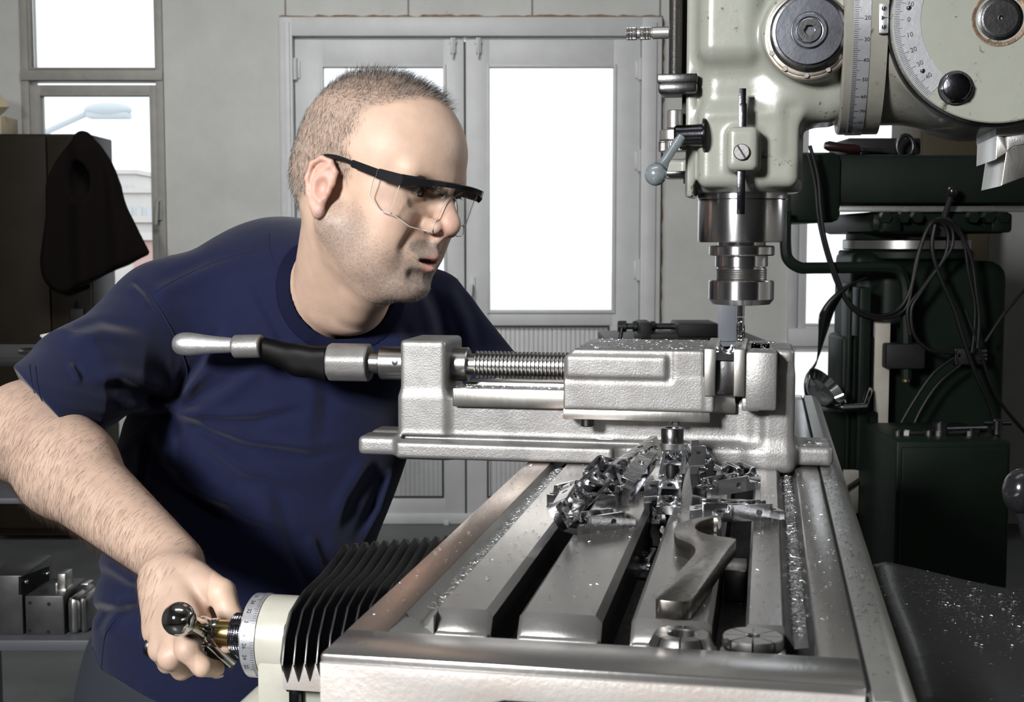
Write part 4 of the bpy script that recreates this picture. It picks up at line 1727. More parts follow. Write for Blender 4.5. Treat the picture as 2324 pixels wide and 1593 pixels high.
bm_ = bracket_mesh()
PILE = [
    ((1293, 1210), 0, (1425, 1181), 0, 'milled bracket lying flat at the front left of the heap, side hole toward the viewer'),
    ((1258, 1208), .002, (1292, 1150), 62, 'tilted bright bracket jutting over the left table slot, leftmost foot of the heap'),
    ((1619, 1180), 0, (1769, 1160), 0, 'milled bracket at the front right of the heap, just behind the hook wrench tip'),
    ((1565, 1171), 0, (1722, 1138), 0, 'flat milled bracket second from the front at the right of the heap'),
    ((1588, 1126), .006, (1705, 1106), 0, 'dim milled bracket third from the front at the right of the heap'),
    ((1517, 1168), 0, (1522, 1108), 0, 'bright bracket end facing the viewer below the upright one, in the middle of the heap'),
    ((1519, 1124), .012, (1536, 1036), 0, 'upright bracket leaning on the clamping bolt, tallest of the heap'),
    ((1568, 1122), .001, (1572, 1044), 84, 'narrow bracket on its side leaning behind the upright one'),
    ((1600, 1084), .012, (1570, 1032), 8, 'bracket slanting down to the right from the clamping bolt, its square end in shadow'),
    ((1668, 1098), 0, (1622, 1066), 0, 'bracket standing at the back right of the heap with its pale end toward the viewer'),
    ((1704, 1098), 0, (1650, 1062), 0, 'rearmost milled bracket at the right end of the heap near the vise'),
    ((1388, 1102), .014, (1486, 1036), 84, 'shiny bracket lying on its side across the top left of the heap'),
    ((1428, 1156), .002, (1490, 1066), -70, 'dark-sided bracket leaning diagonally with one round hole, left of the upright one'),
    ((1336, 1120), .012, (1392, 1058), 6, 'bright bracket with its notch raised, on the left shoulder of the heap'),
    ((1262, 1142), 0, (1340, 1066), 0, 'tan-stained bracket lying behind the others at the far left of the heap'),
    ((1303, 1160), .006, (1362, 1106), 40, 'small-looking bracket wedged on end above the front left one'),
    ((1374, 1140), 0, (1440, 1102), 0, 'bracket lying low under the diagonal dark-sided one'),
    ((1463, 1192), -.016, (1468, 1128), 84, 'bracket tipped into the middle table slot, upper of the pair there'),
    ((1480, 1240), -.034, (1468, 1190), 86, 'bracket sunk end down in the middle table slot below the heap'),
    ((1443, 1310), -.036, (1466, 1244), 0, 'bracket lying at the bottom of the middle table slot, nearest the viewer'),
]
EYE = Vector((0, 0, H))
for k, (pa, wa, pb, roll, lab) in enumerate(PILE):
    a = T(*pa, w=wa)
    dr = T(*pb, w=-.05) - EYE
    dr.normalize()
    oc = EYE - a
    bq = oc.dot(dr)
    disc = bq * bq - (oc.length_squared - .060 ** 2)
    b = EYE + dr * (-bq + math.sqrt(max(0, disc)))
    x = (b - a).normalized()
    if abs(wa) < .003 and k not in (1, 7, 12) or k == 19:
        x = Vector((x.x, x.y, 0)).normalized()
    y = Vector((0, 0, 1)).cross(x).normalized()
    z = x.cross(y)
    o = bpy.data.objects.new('milled_bracket', bm_)
    C.objects.link(o)
    lift = .0103 * abs(math.sin(R(roll)))
    M = Matrix.Translation((0, 0, lift)) @ axes(a, x, y, z) @ Matrix.Rotation(R(roll), 4, 'X')
    o.location = M.translation
    o.rotation_euler = M.to_euler()
    o['label'] = lab
    o['category'] = 'machined part'
    o['group'] = 'milled aluminium brackets heaped on the table'

# workpiece in the jaws: another bracket across the jaws on a parallel
o = bpy.data.objects.new('clamped_bracket', bm_)
C.objects.link(o)
o.location = (-.0407, 1.362, Z(.1138))
o.rotation_euler = (0, 0, R(90))
o.scale = (.97, .88, .95)
o['label'] = 'bright bracket clamped between the vise jaws under the end mill'
o['category'] = 'machined part'
mb = MB()
mb.box((-.0495, 1.366, Z(.0780)), (-.0319, 1.49, Z(.1128)), .0006)
obj('parallel_block', mb, 'darksteel', None, label='dark steel packing block between the vise jaws beneath the clamped bracket', cat='steel block')

# hook wrench
zq = lambda X, Y: T(1220 + .404 * X, 950 + .404 * Y, w=.0125)
outl = [(1012, 556), (1016, 600), (1008, 626), (975, 628), (945, 628), (912, 634), (890, 618), (886, 600), (905, 583), (945, 566), (985, 552)]
outer = [(1030, 546), (990, 543), (930, 549), (860, 564), (800, 586), (770, 610), (768, 640), (782, 668), (830, 690), (866, 706), (886, 730), (880, 760), (850, 795), (790, 862), (730, 925), (672, 985), (664, 1004), (676, 1016), (715, 1022), (790, 1026), (848, 1022), (878, 1000),
         (930, 930), (1010, 820), (1070, 735), (1112, 685), (1108, 672), (1060, 664), (1000, 656), (950, 646), (915, 634), (892, 620), (886, 602), (905, 582), (950, 566), (1006, 557), (1012, 600), (1018, 622), (1032, 600)]
P_ = [zq(*p) for p in outer]
P_ = [(p.x, p.y) for p in smooth_pts([(p.x, p.y, 0) for p in P_] + [(P_[0].x, P_[0].y, 0)], 3)][:-1]
mb = MB()
mb.prism(P_, .0118, bev=.0010, M=Matrix.Translation((0, 0, Z(.0006))))
obj('hook_wrench', mb, 'wrench', None, label='flat steel hook wrench lying on the table in front of the heap', cat='wrench')

# collets
for px, py, rr, lab, w0 in ((1547, 1437, .0200, 'spring collet with a wide bore, the left one at the near end of the table', .002), (1709, 1442, .0183, 'spring collet with a small bore, the right one at the near end of the table', .001)):
    c = T(px, py, w=w0)
    o = thing('spring_collet', lab, 'collet', (c.x, c.y, Z(-.0385)))
    mb = MB()
    bore = .0082 if px < 1600 else .0040
    n = 8
    for k in range(n):
        g = .032
        h = c.z
        zb = Z(-.0385)
        mb.lathe([(bore, zb), (rr * .66, zb), (rr * 1.06, h - .011), (rr * 1.06, h - .009), (rr * .96, h - .0075), (rr * .98, h - .0065), (rr * 1.0, h - .0045) if px > 1600 else (rr * .93, h - .0050), (rr * .98, h - .0008) if px > 1600 else (rr * .84, h - .0010), (rr * .95, h) if px > 1600 else (rr * .80, h), (bore + .0006, h), (bore, h - .0006), (bore, zb)],
                 (c.x, c.y, 0), (0, 0, 1), 8, a0=2 * math.pi * k / n + g, a1=2 * math.pi * (k + 1) / n - g)
    obj('collet_segments', mb, 'steel', o, angle=28)
    mb = MB()
    zb = Z(-.0385)
    mb.lathe([(bore + .0002, zb), (rr * .64, zb), (rr * .82, c.z - .020), (bore + .0002, c.z - .020), (bore + .0002, zb)], (c.x, c.y, 0), (0, 0, 1), 48)
    obj('collet_core', mb, 'darksteel', o)

# ------------------------------------------------------------------ swarf
random.seed(11)


def chips(name, label, pts, size, m, parent=None):
    """curled slivers at the given points (with a normal tilt)"""
    vs, fs = [], []
    for p in pts:
        s = size * random.uniform(.5, 1.35)
        a = random.uniform(0, 2 * math.pi)
        tx = Vector((math.cos(a), math.sin(a), random.uniform(-.25, .35))).normalized()
        ty = Vector((-math.sin(a), math.cos(a), random.uniform(-.3, .3))).normalized()
        tz = tx.cross(ty)
        wd = s * random.uniform(.13, .26)
        cu = random.uniform(.02, .16) * s
        b = len(vs)
        for i in range(4):
            t = i / 3 - .5
            c = Vector(p) + tx * (t * s) + tz * (cu * (1 - 4 * t * t)) + Vector((0, 0, .0003))
            for (e, f) in ((-1, 0), (1, 0), (1, 1), (-1, 1)):
                vs.append(c + ty * (wd * e * .5 * (1 - .5 * abs(t) * 2)) + tz * (f * .00018))
        for i in range(3):
            o_ = b + 4 * i
            for j in range(4):
                fs.append((o_ + j, o_ + (j + 1) % 4, o_ + 4 + (j + 1) % 4, o_ + 4 + j))
        fs.append((b, b + 3, b + 2, b + 1))
        fs.append((b + 12, b + 13, b + 14, b + 15))
    me = bpy.data.meshes.new(name)
    me.from_pydata([tuple(v) for v in vs], [], fs)
    me.update()
    o = link(name, me, m, parent, label=label, cat='metal chips' if parent is None else None, kind='stuff', smooth=False)
    return o


U = random.uniform
pts = []
for (a, b, n) in ((-.246, -.226, 90), (-.203, -.172, 120), (-.148, -.102, 150), (-.077, -.033, 150), (-.0075, .0125, 120), (.034, .0545, 190)):
    for _ in range(n):
        y = .76 + .62 * random.random() ** .75
        if a < -.24 or a > .03:
            y = U(.78, 1.38) ** 1.0
        elif y < .82:
            continue
        pts.append((U(a, b), y, Z(.0002)))
chips('metal_chips', 'silvery chips scattered over the flat ribs of the steel table', pts, .0021, 'chip')
pts = []
for _ in range(2600):
    y = U(.83, 1.38)
    t = (y - .83) / .55
    if random.random() < .25 + .75 * t:
        pts.append((-.2135 + random.gauss(0, .0026), y, Z(-.0092 + U(0, .0035))))
chips('metal_chips', 'crumbly grey chips filling the coolant channel along the left edge of the table', pts, .0026, 'chip')
pts = []
for _ in range(2600):
    y = U(.82, 1.38)
    t = (y - .82) / .55
    if random.random() < .35 + .65 * t:
        pts.append((.0235 + random.gauss(0, .0022), y, Z(-.0092 + U(0, .003))))
chips('metal_chips', 'glittering chips lying in the coolant channel along the right edge of the table', pts, .0026, 'chip')
pts = []
for k in range(3):
    for _ in range(750):
        pts.append((U(ribs[k][1] + .001, ribs[k + 1][0] - .001), U(.81, 1.35), Z(-.0368 + U(0, .002))))
chips('metal_chips', 'dull chips at the bottom of the dark table slots', pts, .0022, 'chipd')
pts = []
for _ in range(420):
    y = .72 + .68 * random.random() ** .6
    pts.append((U(.0590, .0735), y, Z(.0002)))
chips('metal_chips', 'dark chips sprinkled on the pale rail at the right edge of the table', pts, .0021, 'chipd')
pts = []
for _ in range(520):
    pts.append((U(-.195, -.064), U(1.358, 1.50), Z(.1242)))
for _ in range(80):
    pts.append((U(-.018, .010), U(1.358, 1.50), Z(.1242)))
for _ in range(330):
    pts.append((U(-.33, -.21), U(1.382, 1.412), Z(.0777)))
for _ in range(60):
    pts.append((U(-.06, .02), U(1.374, 1.386), Z(.0200)))
for _ in range(90):
    pts.append((U(.03, .068), U(1.40, 1.46), Z(.0222)))
chips('metal_chips', 'bright chips strewn on top of the vise jaws and guide bars', pts, .0026, 'chip')
pts = []
nx = 40
for _ in range(3600):
    s, t = random.random(), random.random() ** .6
    d_ = math.exp(-((t - .78) / .22) ** 2) * 1.0 + .13
    if random.random() > d_:
        continue
    i, j = min(int(s * 40), 39), min(int(t * 40), 39)
    a, b = APR[j * 41 + i], APR[(j + 1) * 41 + i + 1]
    fx, fy = s * 40 - i, t * 40 - j
    pts.append((a[0] + (b[0] - a[0]) * fx, a[1] + (b[1] - a[1]) * fy, a[2] + (b[2] - a[2]) * (fx + fy) / 2 + .0004))
chips('metal_chips', 'fine glinting chips spread over the black rubber apron at the right', pts, .0022, 'chip')
pts = []
for _ in range(34):
    p = T(U(1530, 1572), U(1238, 1262), w=0)
    pts.append((p.x, p.y, Z(.0006)))
chips('metal_chips', 'small cluster of white chips beside the neck of the hook wrench', pts, .0032, 'chip')
# ------------------------------------------------------------------ the man (camera-heading frame)
from mathutils.bvhtree import BVHTree
OH = Cl(862, 411, 1.50)                          # middle of the head at eye height
fa_, fp_, rl_ = R(59), R(11.5), R(7)             # turn, nod, tilt of the head
Fh = Vector((math.sin(fa_) * math.cos(fp_), -math.cos(fa_) * math.cos(fp_), -math.sin(fp_)))
Lh = Vector((math.cos(fa_), math.sin(fa_), 0))
Uh = Fh.cross(Lh).normalized()
Lh = (Lh * math.cos(rl_) - Uh * math.sin(rl_)).normalized()
Uh = Fh.cross(Lh).normalized()
if Uh.z < 0:
    Uh = -Uh
HM = np.array([list(Fh), list(Lh), list(Uh)], np.float32).T      # local -> C is q @ HM.T
OHn = np.array(OH, np.float32)


def hloc(P):
    return (P - OHn) @ HM


def hC(x, y, z):
    return OH + Fh * x + Lh * y + Uh * z


def f_headl(q0):
    y = q0[..., 1]
    q = q0.copy()
    q[..., 1] = np.abs(y)
    d = s_ell(q, (-.012, 0, .034), (.098, .0765, .0865))
    d = smin(d, s_ell(q, (.028, 0, .034), (.062, .065, .060)), .03)
    d = smin(d, s_ell(q, (-.055, 0, -.010), (.052, .058, .050)), .03)
    d = smin(d, s_ell(q, (.034, 0, -.035), (.050, .056, .070)), .03)
    d = smin(d, s_cone(q, (.0825, 0, .0155), (.0700, .044, .0175), .0110, .0105), .014)
    d = smin(d, s_ell(q, (.050, .044, -.030), (.030, .022, .024)), .02)
    d = smin(d, s_ell(q, (.040, .040, -.064), (.036, .026, .036)), .02)
    d = smin(d, s_cone(q, (-.004, .054, -.056), (.058, .018, -.102), .0200, .0180), .022)
    d = smin(d, s_ell(q, (.020, 0, -.088), (.050, .046, .030)), .03)
    d = smin(d, s_ell(q, (.070, 0, -.104), (.0225, .0250, .0180)), .016)
    d = smin(d, s_ell(q, (.0640, 0, -.072), (.0265, .030, .030)), .014)
    # sockets
    d = smax(d, -s_ell(q, (.0930, .0335, -.002), (.0215, .0195, .0140)), .010)
    # nose
    d = smin(d, s_cone(q, (.0800, 0, .010), (.1015, 0, -.024), .0085, .0115), .010)
    d = smin(d, s_ell(q, (.1035, 0, -.0305), (.0135, .0130, .0120)), .006)
    d = smin(d, s_ell(q, (.0935, .0160, -.0355), (.0122, .0088, .0090)), .004)
    d = smin(d, s_cone(q, (.0990, 0, -.0400), (.0885, 0, -.056), .0048, .0055), .006)
    d = smax(d, -s_ell(q, (.0990, .0080, -.0440), (.0070, .0042, .0045)), .003)
    # crease beside the nose wing and the nasolabial fold
    d = smax(d, -s_cone(q, (.0885, .0285, -.0330), (.0790, .0385, -.0640), .0016, .0012), .011)
    # philtrum, lips, mouth
    d = smin(d, s_cone(q, (.0915, .0, -.0660), (.0770, .0270, -.0735), .0082, .0036), .005)
    d = smin(d, s_cone(q, (.0895, .0, -.0820), (.0770, .0255, -.0765), .0092, .0038), .005)
    d = smax(d, -s_ell(q, (.0980, 0, -.0745), (.0210, .0200, .0030)), .003)
    d = smax(d, -s_cone(q, (.0940, 0, -.0925), (.0850, .018, -.0925), .0060, .0045), .010)
    # eyelids round the eyeball
    lid = s_ell(q, (.0690, .0318, -.0010), (.0148, .0148, .0142))
    d = smin(d, lid, .004)
    d = smin(d, s_cone(q, (.0835, .0185, .0066), (.0800, .0450, .0040), .0026, .0026), .005)
    d = smax(d, -s_ell(q, (.0840, .0330, -.0022), (.0130, .0138, .0054)), .0014)
    d = smax(d, -(np.sqrt(((q - np.array([.0685, .0318, -.001], np.float32)) ** 2).sum(-1)) - .0123), .0008)
    # bag under the eye
    d = smax(d, -s_cone(q, (.0850, .0190, -.0165), (.0780, .0430, -.0185), .0018, .0014), .007)
    # brow hair ridge
    # ear
    qe = q
    q = (q - np.array([-.015, .0790, -.021], np.float32)) / np.array([.78, .87, .87], np.float32) + np.array([-.0145, .0790, -.0100], np.float32)
    e = s_ell(q, (-.0165, .0812, -.0080), (.0205, .0072, .0325))
    path = [(.0030, -.0060), (.0045, .0100), (-.0040, .0215), (-.0180, .0240), (-.0310, .0140), (-.0345, -.0040), (-.0290, -.0220), (-.0200, -.0340), (-.0110, -.0440)]
    yo = [.0790, .0800, .0840, .0880, .0900, .0890, .0870, .0850, .0830]
    for i in range(len(path) - 1):
        a, b = path[i], path[i + 1]
        r = .0034 if i < 7 else .0052
        e = smin(e, s_cone(q, (a[0], yo[i], a[1]), (b[0], yo[i + 1], b[1]), r, r), .003)
    e = smin(e, s_ell(q, (-.0085, .0815, -.0400), (.0085, .0048, .0110)), .006)
    ap = [(-.0060, .0150), (-.0180, .0080), (-.0225, -.0080), (-.0170, -.0240), (-.0070, -.0290)]
    for i in range(4):
        a, b = ap[i], ap[i + 1]
        e = smin(e, s_cone(q, (a[0], .0855, a[1]), (b[0], .0850, b[1]), .0030, .0030), .004)
    e = smax(e, -s_ell(q, (-.0085, .0890, -.0120), (.0100, .0090, .0120)), .004)
    e = smin(e, s_ell(q, (.0015, .0830, -.0140), (.0040, .0040, .0065)), .003)
    d = smin(d, e * .82, .0055)
    return d


c3 = lambda *a: tuple(Cl(*a))
NK0 = hC(-.022, 0, -.045)
NK1 = Cl(778, 650, 1.600)
SH = Cl(378, 722, 1.66)                       # his right shoulder
EL = Cl(56, 990, 1.49)                        # right elbow
WR = Cl(397, 1278, 1.27)                      # right wrist
SHL = Cl(965, 722, 1.80)
ELL = Cl(1150, 935, 1.76)
WRL = Cl(1190, 885, 1.67)
FING = [
    [(446, 1422, 1.192), (424, 1474, 1.150), (458, 1512, 1.150), (490, 1518, 1.172)],
    [(412, 1432, 1.195), (386, 1492, 1.165), (412, 1520, 1.185), (438, 1512, 1.215)],
    [(384, 1428, 1.205), (364, 1476, 1.185), (380, 1506, 1.208), (405, 1498, 1.235)],
    [(362, 1408, 1.220), (352, 1440, 1.208), (366, 1472, 1.228), (384, 1470, 1.250)],
]
FR = [(.0112, .0100, .0090, .0080), (.0114, .0102, .0092, .0082), (.0108, .0096, .0088, .0078), (.0098, .0086, .0078, .0070)]
THB = [(446, 1315, 1.225), (504, 1345, 1.205), (526, 1405, 1.195), (516, 1460, 1.180)]


def f_handR(P):
    d = s_cone(P, c3(400, 1306, 1.256), c3(402, 1330, 1.245), .0265, .0295)
    for k, ch in enumerate(FING):
        m = ch[0]
        d = smin(d, s_cone(P, c3(392 + 12 * (1.5 - k), 1320, 1.24), c3(*m), .0215, .0138), .016)
    d = smin(d, s_ell(P, c3(420, 1375, 1.235), (.036, .026, .038)), .012)
    th = None
    for i, r in zip(range(3), ((.0165, .0125), (.0125, .0108), (.0108, .0090))):
        e = s_cone(P, c3(*THB[i]), c3(*THB[i + 1]), *r)
        th = e if th is None else smin(th, e, .004)
    d = smin(d, th, .010)
    for ch, r in zip(FING, FR):
        f = None
        for i in range(3):
            e = s_cone(P, c3(*ch[i]), c3(*ch[i + 1]), r[i] + (.0018 if i == 0 else 0), r[i + 1])
            f = e if f is None else smin(f, e, .003)
        d = smin(d, s_cone(P, c3(402, 1340, 1.240), c3(ch[1][0] + 3, ch[1][1] - 14, ch[1][2] + .004), .020, .0098), .012)
        # knuckle bumps
        f = smin(f, s_ell(P, c3(*ch[1]), (r[1] * 1.03,) * 3), .004)
        d = smin(d, f, .0065)
    # tendons on the back of the hand
    for k in range(3):
        a, b = c3(400 + 8 * (1 - k), 1325, 1.212), c3(*[FING[k][0][0], FING[k][0][1] - 10, FING[k][0][2] - .018])
        d = smin(d, s_cone(P, a, b, .003, .004), .010)
    return d


def f_handL(P):
    w_ = c3(1190, 885, 1.67)
    d = s_cone(P, w_, c3(1200, 872, 1.63), .026, .026)
    for k in range(4):
        m = c3(1165 + 26 * k, 866, 1.60)
        d = smin(d, s_cone(P, c3(1195, 875, 1.65), m, .019, .013), .010)
        p1 = c3(1158 + 26 * k, 862, 1.57)
        p2 = c3(1156 + 26 * k, 872, 1.55)
        d = smin(d, smin(s_cone(P, m, p1, .0105, .0092), s_cone(P, p1, p2, .0092, .008), .003), .004)
    d = smin(d, smin(s_cone(P, c3(1240, 880, 1.65), c3(1272, 876, 1.61), .013, .011), s_cone(P, c3(1272, 876, 1.61), c3(1268, 870, 1.58), .011, .009), .004), .010)
    return d


def arm(P, a, e, w, ra, re, rm, rw, k=.02):
    d = s_cone(P, a, e, ra, re)
    mid_ = Vector(e).lerp(Vector(w), .30)
    d = smin(d, s_cone(P, e, mid_, re, rm), k)
    return smin(d, s_cone(P, mid_, w, rm, rw), .02)


def f_body(P):
    sh = P.shape[:-1]
    P = P.reshape(-1, 3)
    d = np.full(len(P), 9.0, np.float32)
    # torso core
    t = s_ell(P, c3(655, 870, 1.74), (.135, .100, .19))
    t = smin(t, s_cone(P, SH, c3(700, 680, 1.67), .048, .058), .05)
    t = smin(t, s_cone(P, c3(700, 680, 1.67), SHL, .058, .046), .05)
    t = smin(t, s_ell(P, c3(555, 1180, 1.70), (.120, .090, .22)), .06)
    t = smin(t, s_cone(P, NK0, NK1, .0590, .0600), .03)
    t = smin(t, s_cone(P, NK1 + Vector((-.035, .05, -.015)), c3(585, 690, 1.68), .044, .040), .04)
    # sternomastoid and collar bone hints
    t = smin(t, s_cone(P, hC(-.010, -.056, -.060), c3(800, 690, 1.545), .012, .010), .016)
    t = smin(t, s_cone(P, hC(.030, -.005, -.105), c3(815, 700, 1.57), .030, .022), .03)
    d = smin(d, t, .01)
    a = arm(P, SH, EL, WR, .050, .0480, .0490, .0285)
    a = smin(a, s_ell(P, tuple(Vector(EL) + Vector((-.004, 0, .010))), (.046, .045, .050)), .02)
    # forearm muscle toward the inner side
    fm = Vector(EL).lerp(Vector(WR), .33) + Vector((.010, -.004, .016))
    a = smin(a, s_cone(P, tuple(Vector(EL).lerp(Vector(WR), .12) + Vector((.01, 0, .014))), tuple(fm), .036, .034), .03)
    d = smin(d, a, .02)
    a = arm(P, SHL, ELL, WRL, .052, .043, .040, .027)
    d = smin(d, a, .02)
    # detail groups only near their place
    for f, c, r in ((f_handR, Vector(c3(425, 1410, 1.21)), .17), (f_handL, Vector(c3(1200, 880, 1.62)), .13)):
        m = ((P - np.array(c, np.float32)) ** 2).sum(-1) < r * r
        if m.any():
            d[m] = smin(d[m], f(P[m]), .010)
    q = hloc(P)
    m = (q ** 2).sum(-1) < .21 ** 2
    if m.any():
        d[m] = smin(d[m], f_headl(q[m]), .016)
    far = ~m
    if far.any():
        d[far] = np.minimum(d[far], np.sqrt((q[far] ** 2).sum(-1)) - .13)
    return d.reshape(sh)


VOXB = .0020
me, pts_b = sdf_mesh('person', f_body, (-.74, 1.02, .70), (0.12, 1.98, 1.62), VOXB)
# head region again at finer pitch is not needed: relax voxel stepping a little
bm2 = bmesh.new()
bm2.from_mesh(me)
bmesh.ops.smooth_vert(bm2, verts=bm2.verts, factor=.5, use_axis_x=True, use_axis_y=True, use_axis_z=True)
bm2.to_mesh(me)
bm2.free()
n = len(me.vertices)
co = np.empty(n * 3, np.float32)
me.vertices.foreach_get('co', co)
co = co.reshape(-1, 3)
no = np.empty(n * 3, np.float32)
me.vertex_normals.foreach_get('vector', no) if hasattr(me, 'vertex_normals') else None
no = no.reshape(-1, 3)
q = hloc(co)
rng = np.random.default_rng(4)


def sst(x, a, b):
    t = np.clip((x - a) / (b - a), 0, 1)
    return t * t * (3 - 2 * t)


isH = (q ** 2).sum(-1) < .165 ** 2
x, y, z = q[:, 0], np.abs(q[:, 1]), q[:, 2]
hairm = sst(.026 - x + .50 * np.maximum(0, z - .055) + .42 * (.042 - y) + .004 * np.sin(z * 160), -.006, .016)
low = -.010 - .85 * np.maximum(0, -.030 - x)
hairm *= sst(z - low, -.006, .008)
side = sst(z, .105, .07)
hairm *= isH
earm = (y > .0765) & (x > -.036) & (x < .006) & (z > -.061) & (z < .011) & isH
hairm[earm] = 0
col = np.tile(np.array([.60, .42, .32], np.float32), (n, 1))
# forearm and hand slightly different, ears and nose pinker
isF = (co[:, 2] < 1.27) & (co[:, 0] < -.28)
col[isF] = (.48, .34, .265)
pk = np.exp(-((q - np.array([.104, 0, -.032], np.float32)) ** 2).sum(-1) / .018 ** 2) * isH
pk += np.exp(-(((x - .055) / .02) ** 2 + ((y - .05) / .02) ** 2 + ((z + .035) / .02) ** 2)) * .6 * isH
pk = np.clip(pk + earm * .8, 0, 1)[:, None]
col = col * (1 - pk) + np.array([.60, .34, .275], np.float32) * pk
# beard shadow
dn = s_cone(q * np.array([1, 0, 1], np.float32) + np.stack([0 * y, y, 0 * y], -1), (.010, .060, -.052), (.062, .012, -.100), .020, .026)
beard = sst(-dn, -.026, .002) * .62
must = sst(-(s_ell(np.stack([x, y, z], -1), (.088, 0, -.062), (.024, .030, .0090))), -.006, .001)
chin = sst(-(s_ell(np.stack([x, y, z], -1), (.085, 0, -.100), (.026, .028, .020))), -.010, .004)
beard = np.clip(np.maximum(np.maximum(beard, must * .85), chin * .78), 0, 1) * isH
beard *= sst(z, -.012, -.060)
beard = np.clip(beard * (.75 + .5 * rng.random(n).astype(np.float32)), 0, .85)[:, None]
col = col * (1 - beard) + np.array([.20, .165, .145], np.float32) * beard
sc_m = (hairm * (.34 + .12 * rng.random(n).astype(np.float32)))[:, None]
col = col * (1 - sc_m) + np.array([.17, .145, .13], np.float32) * sc_m
# lips
ql = np.stack([x, y, z], -1)
lip = np.minimum(s_cone(ql, (.0950, 0, -.0680), (.0800, .0215, -.0730), .0056, .0022), s_cone(ql, (.0935, 0, -.0812), (.0800, .0205, -.0765), .0068, .0024))
lm = (sst(-lip, -.0018, .0006) * isH)[:, None]
col = col * (1 - lm) + np.array([.50, .25, .21], np.float32) * lm
inm = (sst(-(s_ell(ql, (.088, 0, -.0745), (.012, .019, .0022))), -.0005, .0008) * isH)[:, None]
col = col * (1 - inm * .8) + np.array([.10, .03, .03], np.float32) * inm * .8
bro = s_cone(ql, (.0925, .0120, .0050), (.0815, .0430, .0085), .0060, .0040)
bm_w = (sst(-bro, -.004, .001) * isH * .62)[:, None]
col = col * (1 - bm_w) + np.array([.10, .075, .06], np.float32) * bm_w
sl_ = s_ell(ql, (.0840, .0330, -.0022), (.0130, .0138, .0054))
lash = (sst(-np.abs(sl_ - .0004), -.0016, -.0004) * (z > -.0022) * (x > .07) * isH * .85)[:, None]
col = col * (1 - lash) + np.array([.05, .035, .03], np.float32) * lash
# moles and small redness
sk = attr_mat('skin', .50, bump=.22, bscale=420, bdist=.0012, sss=.12, nsc=55, nam=.07, spec=.45)
set_col(me, col)
P_C, P_N = co.copy(), no.copy()
me.transform(CF)
foot = cw(Cl(470, 545, 1.75).x, 1.75, 0)
man = thing('person', 'man in a navy t-shirt and clear safety glasses leaning over the vise, turning the crank', 'person', foot, A)
body = link('body', me, sk, man, angle=0)
body['label'] = 'short greying hair, stubble, bare hairy forearm'

# eyes
gz_t = hloc(np.array([list(Cl(1640, 800, 1.42))], np.float32))[0]
for s in (-1, 1):
    c = np.array([.0685, .0318 * s, -.001])
    g = (gz_t - c)
    g /= np.linalg.norm(g)
    g = g * .45 + np.array([1, -.12, -.12]) * .55
    g /= np.linalg.norm(g)
    mb = MB()
    mb.sphere((0, 0, 0), .0122, 64)
    bmn = mb.bm
    me = bpy.data.meshes.new('eye')
    bmn.to_mesh(me)
    v = np.array([list(p.co) for p in me.vertices], np.float32)
    dt = v @ g / .0122
    cc = np.tile(np.array([.80, .77, .74], np.float32), (len(v), 1))
    ang = np.degrees(np.arccos(np.clip(dt, -1, 1)))
    cc[ang < 31] = (.045, .020, .010)
    cc[ang < 13] = (.004, .004, .004)
    set_col(me, cc)
    M = Matrix(((Fh.x, Lh.x, Uh.x), (Fh.y, Lh.y, Uh.y), (Fh.z, Lh.z, Uh.z))).to_4x4()
    M.translation = hC(*c)
    me.transform(CF @ M)
    link('eye', me, attr_mat('eye', .08, spec=.6), man, angle=0)


# hair: many short tapered strands
def strands(name, roots, dirs, lens, rad, cols, m, parent, curve=.25, grav=(0, 0, -1)):
    N = len(roots)
    dirs = dirs / np.linalg.norm(dirs, axis=1, keepdims=True)
    a = np.cross(dirs, np.array([.31, .2, .93], np.float32))
    a /= np.linalg.norm(a, axis=1, keepdims=True)
    b = np.cross(dirs, a)
    gv = np.asarray(grav, np.float32)
    vs = []
    for j, (t, rr) in enumerate(((0, 1.0), (.45, .85), (1.0, .12))):
        c = roots + dirs * (lens * t)[:, None] + gv * (lens * curve * t * t)[:, None]
        for k in range(3):
            an = 2 * math.pi * k / 3
            vs.append(c + (a * math.cos(an) + b * math.sin(an)) * (rad * rr)[:, None] if np.ndim(rad) else c + (a * math.cos(an) + b * math.sin(an)) * rad * rr)
    V = np.stack(vs, 1).reshape(-1, 3)
    f = []
    for j in range(2):
        for k in range(3):
            f.append((j * 3 + k, j * 3 + (k + 1) % 3, (j + 1) * 3 + (k + 1) % 3, (j + 1) * 3 + k))
    f = np.array(f)
    Fc = (f[None] + (np.arange(N) * 9)[:, None, None]).reshape(-1, 4)
    me = bpy.data.meshes.new(name)
    me.vertices.add(len(V))
    me.vertices.foreach_set('co', V.astype(np.float32).ravel())
    me.loops.add(len(Fc) * 4)
    me.loops.foreach_set('vertex_index', Fc.ravel().astype(np.int32))
    me.polygons.add(len(Fc))
    me.polygons.foreach_set('loop_start', np.arange(0, len(Fc) * 4, 4, dtype=np.int32))
    me.update(calc_edges=True)
    set_col(me, np.repeat(cols, 9, axis=0))
    me.transform(CF)
    return link(name, me, m, parent, angle=0)


